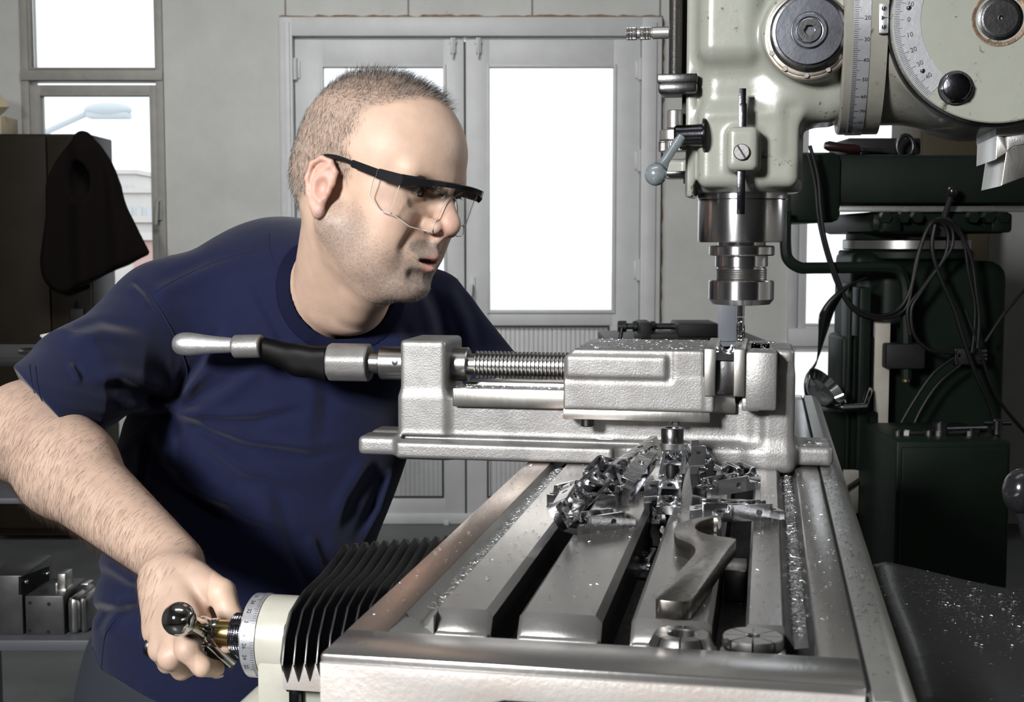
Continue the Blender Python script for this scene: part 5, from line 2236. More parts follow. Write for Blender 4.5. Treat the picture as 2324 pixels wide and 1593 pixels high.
HAIRM = attr_mat('hair_strands', .45, spec=.4)
wgt = hairm.copy()
idx = np.nonzero(wgt > .15)[0]
pr = wgt[idx] / wgt[idx].sum()
NH = 34000
pick = rng.choice(idx, NH, p=pr)
rt = P_C[pick] + rng.normal(0, .0008, (NH, 3)).astype(np.float32)
nm = P_N[pick]
ql_ = q[pick]
flow = np.where((ql_[:, 2:3] > .075), np.array([[.55, 0, .35]], np.float32), np.array([[.10, 0, -1.0]], np.float32))
flow = flow @ HM.T
dr = nm * .22 + flow * .9 + rng.normal(0, .22, (NH, 3))
top = sst(ql_[:, 2], .075, .105)
dr = dr + nm * top[:, None] * .75
ln = .0032 + .0032 * rng.random(NH) + top * (.002 + .013 * rng.random(NH) ** 2)
g = rng.random(NH)[:, None]
back = sst(-ql_[:, 0], -.02, .06)[:, None]
cl = np.where(g < .42 - .1 * top[:, None], np.array([[.42, .40, .38]]), np.array([[.030, .024, .020]]))
cl = cl * (.8 + .5 * rng.random((NH, 1)))
strands('hair', rt.astype(np.float32), dr, ln, .00011, cl.astype(np.float32), HAIRM, man)
# eyebrows
bi = np.nonzero(bm_w[:, 0] > .25)[0]
NBW = 900
pick = rng.choice(bi, NBW)
sgn = np.sign(q[pick, 1])[:, None]
dr = P_N[pick] * .18 + (np.array([[0, 1, .05]], np.float32) * np.concatenate([np.zeros_like(sgn), sgn, np.ones_like(sgn)], 1)) @ HM.T + rng.normal(0, .15, (NBW, 3))
strands('eyebrows', P_C[pick], dr, .004 + .005 * rng.random(NBW), .00018, np.tile(np.array([[.022, .016, .012]], np.float32), (NBW, 1)), HAIRM, man, .1)
# stubble
si = np.nonzero(beard[:, 0] > .12)[0]
NS = 9000
pick = rng.choice(si, NS)
dr = P_N[pick] * .8 + np.array([[.2, 0, -1.0]]) @ HM.T * .7 + rng.normal(0, .2, (NS, 3))
g = rng.random((NS, 1))
strands('stubble', (P_C[pick] + rng.normal(0, .0008, (NS, 3))).astype(np.float32), dr, .0005 + .0008 * rng.random(NS), .00010, np.where(g < .3, .35, .03) * np.ones((NS, 3)), HAIRM, man, .1)
# forearm hair
ax_ = np.array(Vector(WR) - Vector(EL), np.float32)
al = np.linalg.norm(ax_)
ax_ /= al
tt = (P_C - np.array(EL, np.float32)) @ ax_ / al
radl = np.linalg.norm(P_C - np.array(EL, np.float32) - (tt * al)[:, None] * ax_, axis=1)
fi = np.nonzero((tt > -.05) & (tt < 1.02 + .16 * rng.random(n)) & (radl < .085) & (P_C[:, 0] < -.25))[0]
NF = 9500
pick = rng.choice(fi, NF)
ring_ = np.cross(ax_, P_N[pick])
dr = P_N[pick] * .20 + ax_ * .35 + ring_ * .75 + rng.normal(0, .13, (NF, 3)) + np.array([-.1, 0, -.25])
strands('arm_hair', P_C[pick], dr, .006 + .008 * rng.random(NF), .00007, (np.array([[.055, .035, .022]]) * (.6 + .8 * rng.random((NF, 1)))).astype(np.float32), HAIRM, man, .15)

# fingernail of the index finger
tip = Vector(c3(*FING[0][3]))
dirf = (tip - Vector(c3(*FING[0][2]))).normalized()
mb = MB()
nx_ = dirf
nn_ = Vector((0.1, -.75, -.65))
nn_ = (nn_ - nx_ * nn_.dot(nx_)).normalized()
mb.sphere((0, 0, 0), 1, 24, axes(tip + nn_ * .0068 + nx_ * .002, nx_, nn_.cross(nx_), nn_) @ Matrix.Diagonal((.0062, .0050, .0014, 1)))
obj('fingernail', mb, mat('nail', (.62, .44, .38), .3), man, CF, angle=0)
# ------------------------------------------------------------------ t-shirt
ARMP = Vector(c3(392, 925, 1.60))
NKA = (Vector(NK1) - Vector(NK0)).normalized()


def torso_out(P):
    t = s_ell(P, c3(645, 880, 1.735), (.178, .145, .225))
    t = smin(t, s_cone(P, tuple(SH), c3(640, 664, 1.68), .062, .066), .05)
    t = smin(t, s_cone(P, c3(690, 668, 1.69), tuple(SHL), .066, .056), .05)
    t = smin(t, s_ell(P, c3(552, 1160, 1.70), (.168, .135, .25)), .06)
    t = smin(t, s_ell(P, c3(512, 1430, 1.70), (.172, .135, .20)), .06)
    t = smin(t, s_cone(P, c3(700, 700, 1.65), c3(850, 780, 1.67), .066, .080), .05)
    return t


FOLDS = [
    (((384, 940), (424, 880), (480, 806), (520, 740)), 17, .0060),
    (((392, 942), (440, 930), (520, 880), (640, 780)), 20, .0050),
    (((392, 944), (500, 954), (580, 950), (700, 920)), 16, -.0055),
    (((392, 944), (459, 974), (560, 1010), (700, 1030), (800, 1010)), 18, -.0055),
    (((392, 944), (440, 1000), (540, 1080), (700, 1120)), 20, -.0050),
    (((336, 975), (364, 1058), (448, 1130), (560, 1190), (700, 1228)), 18, -.0055),
    (((324, 1000), (312, 1070), (300, 1140)), 14, .0040),
    (((369, 1085), (466, 1141), (560, 1160)), 13, -.0040),
    (((702, 1210), (725, 1270), (742, 1330)), 18, .0065),
    (((850, 1040), (790, 1130), (760, 1210)), 22, .0060),
    (((880, 1060), (850, 1150), (800, 1240)), 16, -.0055),
    (((690, 760), (720, 900), (700, 1040)), 26, .0035),
    (((960, 650), (985, 720), (1000, 800)), 18, .0055),
    (((1020, 640), (1060, 720), (1080, 800)), 18, .0050),
    (((900, 740), (930, 800), (900, 860)), 18, .0045),
    (((150, 770), (230, 745), (330, 760)), 18, .0045),
    (((400, 905), (340, 880), (270, 860), (200, 870)), 20, .0060),
    (((400, 925), (330, 935), (260, 930)), 16, .0055),
    (((160, 820), (176, 850), (186, 872)), 9, .0040),
    (((350, 660), (400, 640), (470, 610), (560, 580)), 20, .0035),
    (((300, 640), (330, 670), (345, 700)), 10, .0035),
    (((190, 1372), (250, 1388), (330, 1366)), 20, -.0065),
    (((200, 1280), (280, 1330), (350, 1340)), 20, -.0050),
    (((330, 1180), (420, 1330), (520, 1400)), 22, .0040),
    (((210, 1440), (235, 1400), (262, 1370)), 12, .0040),
    (((600, 1100), (640, 1250), (720, 1400)), 26, .0040),
    (((560, 640), (620, 760), (640, 860)), 24, .0035),
]


def f_shirt(P, which=0):
    sh_ = P.shape[:-1]
    P = P.reshape(-1, 3)
    d = torso_out(P)
    # sleeves
    ES = Cl(62, 962, 1.445)
    e1 = Vector(SH).lerp(ES, .55)
    sl = s_cone(P, tuple(SH), tuple(e1), .068, .061)
    sl = smin(sl, s_cone(P, tuple(e1), tuple(Vector(SH).lerp(ES, 1.1)), .061, .060), .02)
    hp0 = Vector(c3(46, 852, 1.45))
    hp1 = Vector(c3(172, 1014, 1.48))
    axs = (ES - Vector(SH)).normalized()
    hv_ = (hp1 - hp0).normalized()
    nrm = hv_.cross(((hp0 + hp1) / 2 - Vector((0, 0, H))).normalized()).normalized()
    if nrm.dot(axs) < 0:
        nrm = -nrm
    nrm = (nrm * .92 + (axs - hv_ * axs.dot(hv_)).normalized() * .08).normalized()
    sl = smax(sl, (P - np.array((hp0 + hp1) / 2, np.float32)) @ np.array(nrm, np.float32), .003)
    d = smin(d, sl, .035)
    e2 = Vector(SHL).lerp(Vector(ELL), .85)
    sl = s_cone(P, tuple(SHL), tuple(e2), .066, .060)
    sl = smax(sl, (P - np.array(e2, np.float32)) @ np.array((Vector(ELL) - Vector(SHL)).normalized(), np.float32), .003)
    d = smin(d, sl, .03)
    # folds: radiating from the armpit, along the sleeve, and across the belly
    q = P - np.array(ARMP, np.float32)
    r = np.sqrt(q[:, 0] ** 2 + q[:, 2] ** 2) + 1e-6
    th = np.arctan2(q[:, 2], q[:, 0])
    rdg = lambda a, p=1.6: (1 - np.abs(np.sin(a))) ** p - .3
    w_ = np.exp(-r / .14) * sst(r, .01, .05)
    fold = .0060 * w_ * (rdg(th * 3.0 + .6 + 6 * r) + .5 * rdg(th * 5.5 + 2 - 9 * r))
    # drawn-in folds: each runs along a line down the cloth, a rise on one side and a dip on the other
    cx = P[:, 0] / P[:, 1] * F * math.cos(TH) * 1.0 + 1162
    zz_ = (H - P[:, 2]) / P[:, 1]
    cyy = 796.5 + F * np.tan(np.arctan(zz_) - TH)
    for line, wd, am in FOLDS:
        best = np.full(len(P), 1e9, np.float32)
        sg = np.zeros(len(P), np.float32)
        fall = np.zeros(len(P), np.float32)
        L_ = len(line) - 1
        for i in range(L_):
            (x0, y0), (x1, y1) = line[i], line[i + 1]
            dx, dy = x1 - x0, y1 - y0
            l2 = dx * dx + dy * dy
            t = np.clip(((cx - x0) * dx + (cyy - y0) * dy) / l2, 0, 1)
            ex, ey = cx - (x0 + t * dx), cyy - (y0 + t * dy)
            dd = np.sqrt(ex * ex + ey * ey)
            m = dd < best
            best[m] = dd[m]
            sg[m] = (np.sign(dx * ey - dy * ex) * dd)[m]
            fall[m] = ((i + t) / L_)[m]
        fade = np.clip(fall * 6, 0, 1) * np.clip((1 - fall) * 3, 0, 1)
        u_ = sg / wd
        fold += 1.25 * am * fade * (u_ * np.exp(-u_ * u_) * 1.6 + .5 * np.exp(-(u_ * 1.8) ** 2))
    qs = P - np.array(SH, np.float32)
    along = qs @ np.array(axs, np.float32)
    fold += .0030 * sst(along, .03, .10) * rdg(28 * along + 14 * P[:, 2]) * 1.6
    d = d - fold
    base_d = d + fold
    hemd = -((P - np.array((hp0 + hp1) / 2, np.float32)) @ np.array(nrm, np.float32))
    # neck opening
    nk = s_cone(P, tuple(Vector(NK0)), tuple(Vector(NK1) + NKA * .004), .0605, .0625)
    nk2 = s_ell(P, c3(800, 640, 1.55), (.050, .060, .034))
    nk = smin(nk, nk2, .02)
    # the cloth is thin at its openings; deeper in it may be thicker, unseen
    armside = P[:, 0] < -.42
    near = np.minimum(nk, np.where(armside & (P[:, 2] > .98), hemd, .1))
    near = np.minimum(near, (P[:, 2] - .74) * .8)
    inner = np.maximum(base_d, d - .004) + .0042 + .012 * sst(near, .012, .05)
    if which:
        c_ = np.maximum(d - .0016, -(d + .0030))
        return np.maximum(np.maximum(c_, nk - .0175), .0004 - nk).reshape(sh_)
    d = smax(d, -inner, .001)
    d = smax(d, -nk, .0015)
    # hem
    h0, h1 = Vector(c3(180, 1490, 1.66)), Vector(c3(600, 1606, 1.60))
    hd_ = (h1 - h0).normalized()
    hn = Vector((hd_.z, 0, -hd_.x)).normalized()
    if hn.z > 0:
        hn = -hn
    d = smax(d, (P - np.array(h0, np.float32)) @ np.array(hn, np.float32) - .012 * sst(P[:, 0], -.5, -.42), .002)
    return d.reshape(sh_)


me, _ = sdf_mesh('t_shirt', f_shirt, (-.68, 1.34, .60), (.10, 2.02, 1.40), .0024)
bm2 = bmesh.new()
bm2.from_mesh(me)
bmesh.ops.smooth_vert(bm2, verts=bm2.verts, factor=.5, use_axis_x=True, use_axis_y=True, use_axis_z=True)
shirt_bvh = BVHTree.FromBMesh(bm2)
bm2.to_mesh(me)
bm2.free()
me.transform(CF)
SHM = mat('navy_cotton', (.0075, .0112, .042), .9, col2=(.0055, .008, .031), nscale=30, ncon=.8, bump=.35, bscale=900, bdist=.0006, sheen=.12, spec=.2)
shirt = link('t_shirt', me, SHM, man, angle=0)
shirt['label'] = 'navy blue short-sleeved cotton t-shirt'


me, _ = sdf_mesh('collar', lambda P: f_shirt(P, 1), (-.42, 1.40, 1.15), (.02, 1.86, 1.42), .0020)
bm2 = bmesh.new()
bm2.from_mesh(me)
bmesh.ops.smooth_vert(bm2, verts=bm2.verts, factor=.5, use_axis_x=True, use_axis_y=True, use_axis_z=True)
bm2.to_mesh(me)
bm2.free()
me.transform(CF)
link('collar', me, mat('navy_rib', (.0045, .0065, .024), .9, bump=.3, bscale=1200, bdist=.0006, spec=.15), shirt, angle=0)


def on_shirt(path, off=.0004, n=10):
    out = []
    o = Vector((0, 0, H))
    for p in smooth_pts([(a, b, 0) for a, b in path], n):
        d_ = ray(p.x, p.y).normalized()
        h, nn, i, ds_ = shirt_bvh.ray_cast(o, d_)
        if h is not None:
            out.append(h + (nn if nn.dot(d_) < 0 else -nn) * off)
    return out


def seam(path, rad=.0007, dash=0):
    pts = on_shirt(path, n=14)
    mb = MB()
    if not dash:
        run = [pts[0]]
        for p in pts[1:]:
            if (p - run[-1]).length > .03:
                if len(run) > 1:
                    mb.tube(run, rad, 5)
                run = [p]
            else:
                run.append(p)
        if len(run) > 1:
            mb.tube(run, rad, 5)
    else:
        acc = 0
        for a, b in zip(pts[:-1], pts[1:]):
            L_ = (b - a).length
            if L_ > .03 or L_ < 1e-6:
                continue
            k = max(1, int(L_ / dash))
            for j in range(k):
                mb.tube([a.lerp(b, j / k), a.lerp(b, (j + .6) / k)], rad, 4)
    return mb


SD = mat('seam_thread', (.006, .009, .032), .9)
for path, ds_ in (
        (((328, 649), (361, 701), (395, 761), (422, 830), (424, 870)), 0),
        (((596, 563), (503, 589), (410, 630), (352, 662)), 0),
        (((67, 828), (72, 870), (88, 910), (123, 962), (175, 1000)), .0028),
        (((80, 832), (86, 880), (100, 915), (140, 962), (190, 996)), .0028),
        (((611, 530), (615, 575), (641, 630), (689, 686), (745, 731), (794, 750), (850, 738), (890, 720)), .0028),
        (((196, 1430), (215, 1480), (240, 1525), (330, 1562), (450, 1578), (565, 1580)), .0030),
        (((262, 1405), (240, 1440), (232, 1500), (232, 1520)), 0)):
    obj('seam', seam(path, .00055 if ds_ else .0008, ds_), SD, shirt, CF)


# trousers and shoes
def f_tr(P):
    d = s_ell(P, c3(480, 1560, 1.71), (.172, .125, .17))
    hz0 = Cl(480, 1560, 1.71).z
    for s in (-1, 1):
        xh = Cl(480, 1560, 1.71).x + s * .085
        d = smin(d, s_cone(P, (xh, 1.71, hz0 - .05), (xh + s * .03 - .02, 1.68, .46), .088, .066), .04)
        d = smin(d, s_cone(P, (xh + s * .03 - .02, 1.68, .46), (xh + s * .04 - .03, 1.78, .06), .066, .060), .03)
    d = smax(d, P[..., 2] - 0.86, .01)
    d = smax(d, .045 - P[..., 2], .004)
    return d


me, _ = sdf_mesh('trousers', f_tr, (-.75, 1.5, .03), (-.1, 1.95, .92), .006)
me.transform(CF)
link('trousers', me, mat('dark_denim', (.017, .020, .030), .85, bump=.3, bscale=600), man, angle=0)
for s in (-1, 1):
    xh = Cl(480, 1560, 1.71).x + s * .125 - .03

    def f_sh(P):
        d = s_cone(P, (xh, 1.80, .045), (xh + .01, 1.62, .035), .042, .038)
        d = smin(d, s_cone(P, (xh, 1.79, .05), (xh, 1.78, .10), .042, .045), .02)
        return smax(d, .001 - P[..., 2], .004)
    me, _ = sdf_mesh('shoe', f_sh, (xh - .1, 1.5, -.01), (xh + .1, 1.9, .16), .006)
    me.transform(CF)
    link('shoe', me, MT['black'], man, angle=0)

# ------------------------------------------------------------------ safety glasses
gl = thing('safety_glasses', 'clear safety glasses with black brow bar and side arms worn by the man', 'glasses', CF @ hC(.10, 0, -.03))


def hp(x, y, z):
    return hC(x, y, z - .0025 + .035 * y)


mb = MB()
bar = []
NB_ = 40
for i in range(NB_ + 1):
    t = i / NB_ * 2 - 1
    yy = .0775 * t
    xx = .1130 - .0290 * abs(t) ** 2.6
    zz_ = .0135 + .0020 * (1 - t * t) - .0045 * abs(t) ** 3
    bar.append((xx, yy, zz_, t))
vs, fs = [], []
for (xx, yy, zz_, t) in bar:
    hb = .0030 + .0034 * abs(t) ** 4
    lip_ = .0040
    for (dx, dz) in ((0, -hb), (.0022, -hb), (.0028, hb * .7), (0, hb), (-lip_, hb * .9), (-lip_, hb * .6), (-.0018, hb * .3)):
        vs.append(hp(xx + dx, yy, zz_ + dz))
k_ = 7
for i in range(NB_):
    for j in range(k_):
        fs.append((i * k_ + j, i * k_ + (j + 1) % k_, (i + 1) * k_ + (j + 1) % k_, (i + 1) * k_ + j))
fs.append(tuple(range(k_)))
fs.append(tuple(NB_ * k_ + j for j in range(k_)))
mb.mesh(vs, fs)
bmesh.ops.recalc_face_normals(mb.bm, faces=mb.bm.faces)
fr2 = obj('brow_bar', mb, 'black', gl, CF, angle=30)
for s in (-1, 1):
    mb = MB()

    def seg_(p0, p1, h0, h1, w0, w1):
        p0, p1 = Vector(p0), Vector(p1)
        vs = []
        for p, hh_, ww in ((p0, h0, w0), (p1, h1, w1)):
            for (a_, b_) in ((-1, -1), (1, -1), (1, 1), (-1, 1)):
                vs.append(hp(p.x, p.y + a_ * ww, p.z + b_ * hh_))
        tb = bmesh.new()
        V_ = [tb.verts.new(v) for v in vs]
        for f in ((0, 1, 2, 3), (7, 6, 5, 4), (0, 4, 5, 1), (1, 5, 6, 2), (2, 6, 7, 3), (3, 7, 4, 0)):
            tb.faces.new([V_[i] for i in f])
        bmesh.ops.recalc_face_normals(tb, faces=tb.faces)
        bmesh.ops.bevel(tb, geom=tb.edges[:], offset=.0006, segments=2, affect='EDGES')
        mb.add(tb)
    seg_((.0860, s * .0770, .0092), (.0560, s * .0810, .0105), .0058, .0055, .0018, .0018)
    seg_((.0565, s * .0812, .0105), (.0200, s * .0820, .0150), .0045, .0040, .0020, .0020)
    mb.tube(smooth_pts([hp(.022, s * .0820, .0150), hp(.008, s * .0825, .0172), hp(-.006, s * .0835, .0178), hp(-.020, s * .0825, .0150), hp(-.036, s * .0780, .0020)], 6), .0024, 10)
    arm_ = obj('temple_arm', mb, 'black', gl, CF)
    mb = MB()
    mb.cyl(hp(.0555, s * .0832, .0145), Uh * -1, .0008, .009, 10)
    obj('hinge_pin', mb, 'chrome', arm_, CF)
# lens: one curved sheet with nose notch, plus side shields
vs, fs = [], []
NX_, NZ_ = 56, 16


def lens_pt(t, s_):
    """t -1..1 across, s_ 0 top .. 1 bottom"""
    yy = .0740 * t
    a = abs(t)
    bot = -.0360 - .004 * (1 - a) + .010 * max(0, a - .72) / .28
    nb_ = max(0.0, 1 - (abs(yy) / .0240) ** 2)
    bot = bot + .043 * nb_ ** .75
    top_ = .0140
    zz_ = top_ + (bot - top_) * s_
    xx = .1118 - .0290 * a ** 2.6 - .010 * s_ * (1 - .3 * a) - .0015 * s_
    return (xx, yy, zz_)


for i in range(NX_ + 1):
    for j in range(NZ_ + 1):
        vs.append(hp(*lens_pt(i / NX_ * 2 - 1, j / NZ_)))
for i in range(NX_):
    for j in range(NZ_):
        a = i * (NZ_ + 1) + j
        fs.append((a, a + 1, a + NZ_ + 2, a + NZ_ + 1))
mb = MB()
mb.mesh(vs, fs)
lens = obj('lens', mb, 'lens', gl, CF, angle=0)
EDG = mat('lens_edge', (.62, .58, .54), .12, spec=.8)
mb = MB()
ed = [hp(*lens_pt(i / NX_ * 2 - 1, 1)) for i in range(NX_ + 1)]
mb.tube(ed, .0006, 6)
obj('lens_rim', mb, EDG, lens, CF)
for s in (-1, 1):
    vs, fs = [], []
    n1, n2 = 16, 12
    for i in range(n1 + 1):
        t = i / n1
        for j in range(n2 + 1):
            u_ = j / n2
            top_ = .0060
            x_ = .0815 - .0330 * t
            bt_ = -.0275 + .0135 * max(0, (t - .35) / .65) ** 1.6
            p_ = (x_ - .0045 * u_ * (1 - t), s * (.0745 + .0035 * t), top_ + (bt_ - top_) * u_)
            vs.append(hp(*p_))
    for i in range(n1):
        for j in range(n2):
            a = i * (n2 + 1) + j
            fs.append((a, a + 1, a + n2 + 2, a + n2 + 1))
    edge = [Vector(vs[i * (n2 + 1) + n2]) for i in range(n1 + 1)] + [Vector(vs[n1 * (n2 + 1) + j]) for j in range(n2, -1, -1)]
    front = [Vector(vs[j]) for j in range(n2 + 1)]
    mb = MB()
    mb.mesh(vs, fs)
    ss_ = obj('side_shield', mb, 'lens', gl, CF, angle=0)
    mb = MB()
    mb.tube(edge, .0006, 6)
    mb.tube(front, .0005, 6)
    obj('shield_rim', mb, EDG, ss_, CF)
# ------------------------------------------------------------------ background, left side
def ctube(mb, px, D, rad, n=8, **k):
    mb.tube(smooth_pts([Cl(x, y, D if not isinstance(D, (list, tuple)) else D[i]) for i, (x, y) in enumerate(px)], n), rad, 8, **k)


def cbox(mb, x0, y0, x1, y1, D, dep, bev=.004):
    a, b = Cl(x0, y0, D), Cl(x1, y1, D)
    mb.box((a.x, D, min(a.z, b.z)), (b.x, D + dep, max(a.z, b.z)), bev)


DC_ = 5.86
a, b = Cl(-60, 300, DC_), Cl(198, 300, DC_)
o = thing('wardrobe', 'tall dark brown cabinet at the left edge with a coat on its corner', 'cabinet', cw((a.x + b.x) / 2, DC_ + .2, 0), A)
mb = MB()
top = Cl(0, 303, DC_).z
mb.box((a.x, DC_ + .02, .02), (b.x, DC_ + .36, top), .006)
obj('body', mb, 'brown', o, CF)
s = Cl(104, 300, DC_).x
for l, r in ((a.x + .01, s - .003), (s + .003, b.x - .004)):
    mb = MB()
    mb.box((l, DC_ - .002, .06), (r, DC_ + .02, top - .012), .003)
    dd = obj('door', mb, 'brown', o, CF)
mb = MB()
cbox(mb, 158, 700, 190, 738, DC_ - .03, .03, .004)
mb.tube([Cl(168, 700, DC_ - .015), Cl(172, 682, DC_ - .015), Cl(176, 700, DC_ - .015)], .004, 8)
obj('padlock', mb, 'castdark', o, CF)
# coat
DK = DC_ - .10
KS = DK / 4.22


def f_coat(P):
    def c(px, py):
        return tuple(Cl(px, py, DK))
    d = s_cone(P, c(188, 318), c(190, 420), .030 * KS, .10 * KS)
    d = smin(d, s_cone(P, c(190, 400), c(180, 590), .085 * KS, .115 * KS), .08)
    d = smin(d, s_cone(P, c(205, 350), c(298, 585), .028 * KS, .06 * KS), .06)
    d = smin(d, s_cone(P, c(150, 420), c(142, 620), .04 * KS, .05 * KS), .06)
    q = P - np.array(c(120, 680), np.float32)
    n = np.array([.42, 0, -.907], np.float32)
    d = smax(d, q @ n, .015)
    d = smax(d, np.abs(P[..., 1] - DK) - .05 - .02 * np.sin(P[..., 0] * 40), .02)
    ell = s_ell(P, Cl(176, 412, DK - .05), (.050, .08, .088))
    return smax(d, -ell, .01)


lo_ = Cl(100, 700, DK)
hi_ = Cl(350, 290, DK)
me, _ = sdf_mesh('coat', f_coat, (lo_.x, DK - .12, lo_.z - .03), (hi_.x, DK + .12, hi_.z + .03), .011)
me.transform(CF)
link('hanging_coat', me, MT['coat'], None, label='dark sleeveless work coat hanging from the brown cabinet corner before the left window', cat='coat', angle=0)
# boxy thing on top of the cabinet
mb = MB()
q0 = Cl(-40, 300, 5.9)
mb.box((q0.x, 5.9, top), (Cl(3, 300, 5.9).x, 6.1, Cl(0, 262, 5.9).z), .003)
mb.mesh([tuple(Cl(-40, 244, 5.88)), tuple(Cl(22, 242, 5.88)), tuple(Cl(0, 212, 5.88)), tuple(Cl(-40, 205, 5.88)), tuple(Cl(-40, 262, 5.92)), tuple(Cl(3, 262, 5.92))], [(0, 1, 2, 3), (0, 4, 5, 1)])
obj('cardboard_box', mb, mat('pale_cardboard', (.45, .38, .26), .8), None, CF, label='open pale box at the left edge on top of the brown cabinet', cat='box')

# bench with papers, rack with steel blocks
DR = 2.9
o = thing('steel_rack', 'low grey steel rack with two shelf boards at the left behind the arm', 'shelf rack', cw(Cl(90, 545, DR).x, DR + .2, 0), A)
zS = []
for (yt, yb) in ((1130, 1144), (1453, 1478)):
    mb = MB()
    a, b = Cl(-220, yt, DR), Cl(330, yb, DR)
    mb.box((a.x, DR, b.z), (b.x, DR + .42, a.z), .003)
    zS.append(a.z)
    obj('shelf_board', mb, 'shelf', o, CF)
mb = MB()
a, b = Cl(-220, 815, DR), Cl(200, 838, DR)
mb.box((a.x, DR + .05, b.z), (Cl(330, 545, DR).x, DR + .42, a.z), .003)
zTop = a.z
obj('rack_top', mb, 'castdark', o, CF)
for x in (-210, 318):
    for y in (DR + .02, DR + .38):
        mb = MB()
        xx = Cl(x, 545, DR).x
        mb.box((xx - .015, y, 0), (xx + .015, y + .03, zTop), .002)
        obj('post', mb, 'shelf', o, CF)
mb = MB()
random.seed(5)
for k in range(9):
    x0, x1 = Cl(62 + U(-3, 3), 545, DR).x, Cl(205 + U(-3, 3), 545, DR).x
    mb.box((x0, DR + .07, zTop + .0055 * k), (x1, DR + .28, zTop + .0055 * (k + 1) - .0006))
for k in range(3):
    x0, x1 = Cl(108 + U(-3, 3), 545, DR).x, Cl(215 + U(-3, 3), 545, DR).x
    mb.box((x0, DR + .09, zTop + .05 + .0055 * k), (x1, DR + .28, zTop + .05 + .0055 * (k + 1) - .0006))
obj('paper_stack', mb, 'paper', None, CF, label='small stack of white paper on the dark rack top behind the left sleeve', cat='paper')
mb = MB()
mb.cyl((Cl(20, 545, DR).x, DR + .16, zS[0] + .19), (0, 0, 1), .045, .13, 32, .004)
obj('metal_can', mb, 'chrome', o, CF)
zl = zS[1]
DB = DR + .04


def blk(px0, px1, pyt, D, dep, m='block', bev=.003, label=None, holes=(), rot=0, z0=None, name='steel_block'):
    a, b = Cl(px0, pyt, D), Cl(px1, pyt, D)
    z0 = zl if z0 is None else z0
    mb = MB()
    mb.box((a.x, D, z0), (b.x, D + dep, a.z), bev)
    o = obj(name, mb, m, None, CF, label=label, cat='steel block')
    for (hx, hy) in holes:
        p = Cl(hx, hy, D)
        mb = MB()
        mb.cyl((p.x, D - .0008, p.z), (0, 1, 0), .0042, .002, 20)
        obj('bolt_hole', mb, 'castdark', o, CF)
    return o


b1 = blk(-30, 49, 1306, DB, .20, label='largest dark steel block at the left end of the lower shelf')
mb = MB()
P4 = [Cl(49, 1350, DB - .002), Cl(49, 1309, DB - .002), Cl(112, 1284, DB + .1), Cl(112, 1318, DB + .1)]
nrm = (P4[2] - P4[1]).cross(P4[0] - P4[1]).normalized() * .008
vs = [p for p in P4] + [p + nrm for p in P4]
mb.mesh(vs, [(0, 1, 2, 3), (7, 6, 5, 4), (0, 4, 5, 1), (1, 5, 6, 2), (2, 6, 7, 3), (3, 7, 4, 0)])
bmesh.ops.recalc_face_normals(mb.bm, faces=mb.bm.faces)
obj('angled_plate', mb, 'darksteel', b1, CF)
for (px, py, D) in ((59, 1320, DB), (107, 1301, DB + .08)):
    p = Cl(px, py, D + .005)
    mb = MB(); mb.sphere(p, .005, 16); obj('plate_screw', mb, 'chrome', b1, CF)
blk(56, 144, 1352, DB, .16, label='square dull steel block with four bolt holes on the lower shelf', holes=((68, 1368), (111, 1371), (67, 1431), (110, 1434)))
blk(150, 176, 1358, DB, .14, m='steel', bev=.012, label='rounded shiny steel bar standing right of the four-hole block')
blk(177, 196, 1356, DB + .01, .14, m='steel', bev=.010, label='second rounded steel bar, half hidden behind the blue shirt')
zc2 = Cl(100, 1352, DB).z
mb = MB()
cbox(mb, 131, 1303, 149, 1346, DB + .04, .05, .001)
cbox(mb, 124, 1324, 131, 1346, DB + .04, .05, .001)
cbox(mb, 131, 1338, 150, 1348, DB + .035, .05, .001)
o = obj('vee_block', mb, 'milled', None, CF, label='small bright notched block on top of the four-hole block', cat='steel block')
blk(182, 200, 1325, DB + .09, .04, m='milled', bev=.001, label='small pale block just showing beside the blue shirt above the bars', z0=zc2 - .0005)

# ------------------------------------------------------------------ background machine at the right
G = 3.2
gm = thing('background_milling_machine', 'dark green milling machine in shadow at the right, hung with cables', 'milling machine', cw(Cl(2130, 545, G).x, G + .3, 0), A)
gx = lambda px, D=G: Cl(px, 545, D).x
gz = lambda py, D=G: Cl(1162, py, D).z
mb = MB()
mb.box((gx(1868), G, gz(463)), (2.9, G + .42, gz(350)), .012)
mb.box((gx(1785), G - .02, gz(505)), (gx(1905), G + .42, gz(346)), .02)
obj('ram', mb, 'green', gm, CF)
mb = MB()
mb.box((gx(1872), G - .012, gz(481)), (gx(2322), G + .01, gz(468)), .001)
rl = obj('ruler_strip', mb, 'rail', gm, CF)
mb = MB()
for k in range(90):
    x = gx(1876) + (gx(2318) - gx(1876)) * k / 89
    mb.box((x - .0005, G - .0130, gz(473)), (x + .0005, G - .0118, gz(468.5)))
obj('scale_marks', mb, 'ink', rl, CF)
mb = MB()
mb.box((gx(1972), G - .02, gz(530)), (gx(2290), G + .5, gz(480)), .02)
mb.box((gx(1990), G - .05, gz(528)), (gx(2032), G, gz(484)), .008)
mb.box((gx(2232), G - .05, gz(528)), (gx(2280), G, gz(484)), .008)
for px in (1995, 2035, 2065, 2190, 2225, 2258):
    mb.cyl((gx(px), G - .03, gz(494)), (0, -1, 0), .014, .03, 6)
obj('turret_clamp', mb, 'green', gm, CF)
mb = MB()
mb.cyl((gx(2112), G + .20, gz(568)), (0, 0, 1), .158, gz(543) - gz(568), 64, .003)
obj('turret_ring', mb, 'steel', gm, CF)
mb = MB()
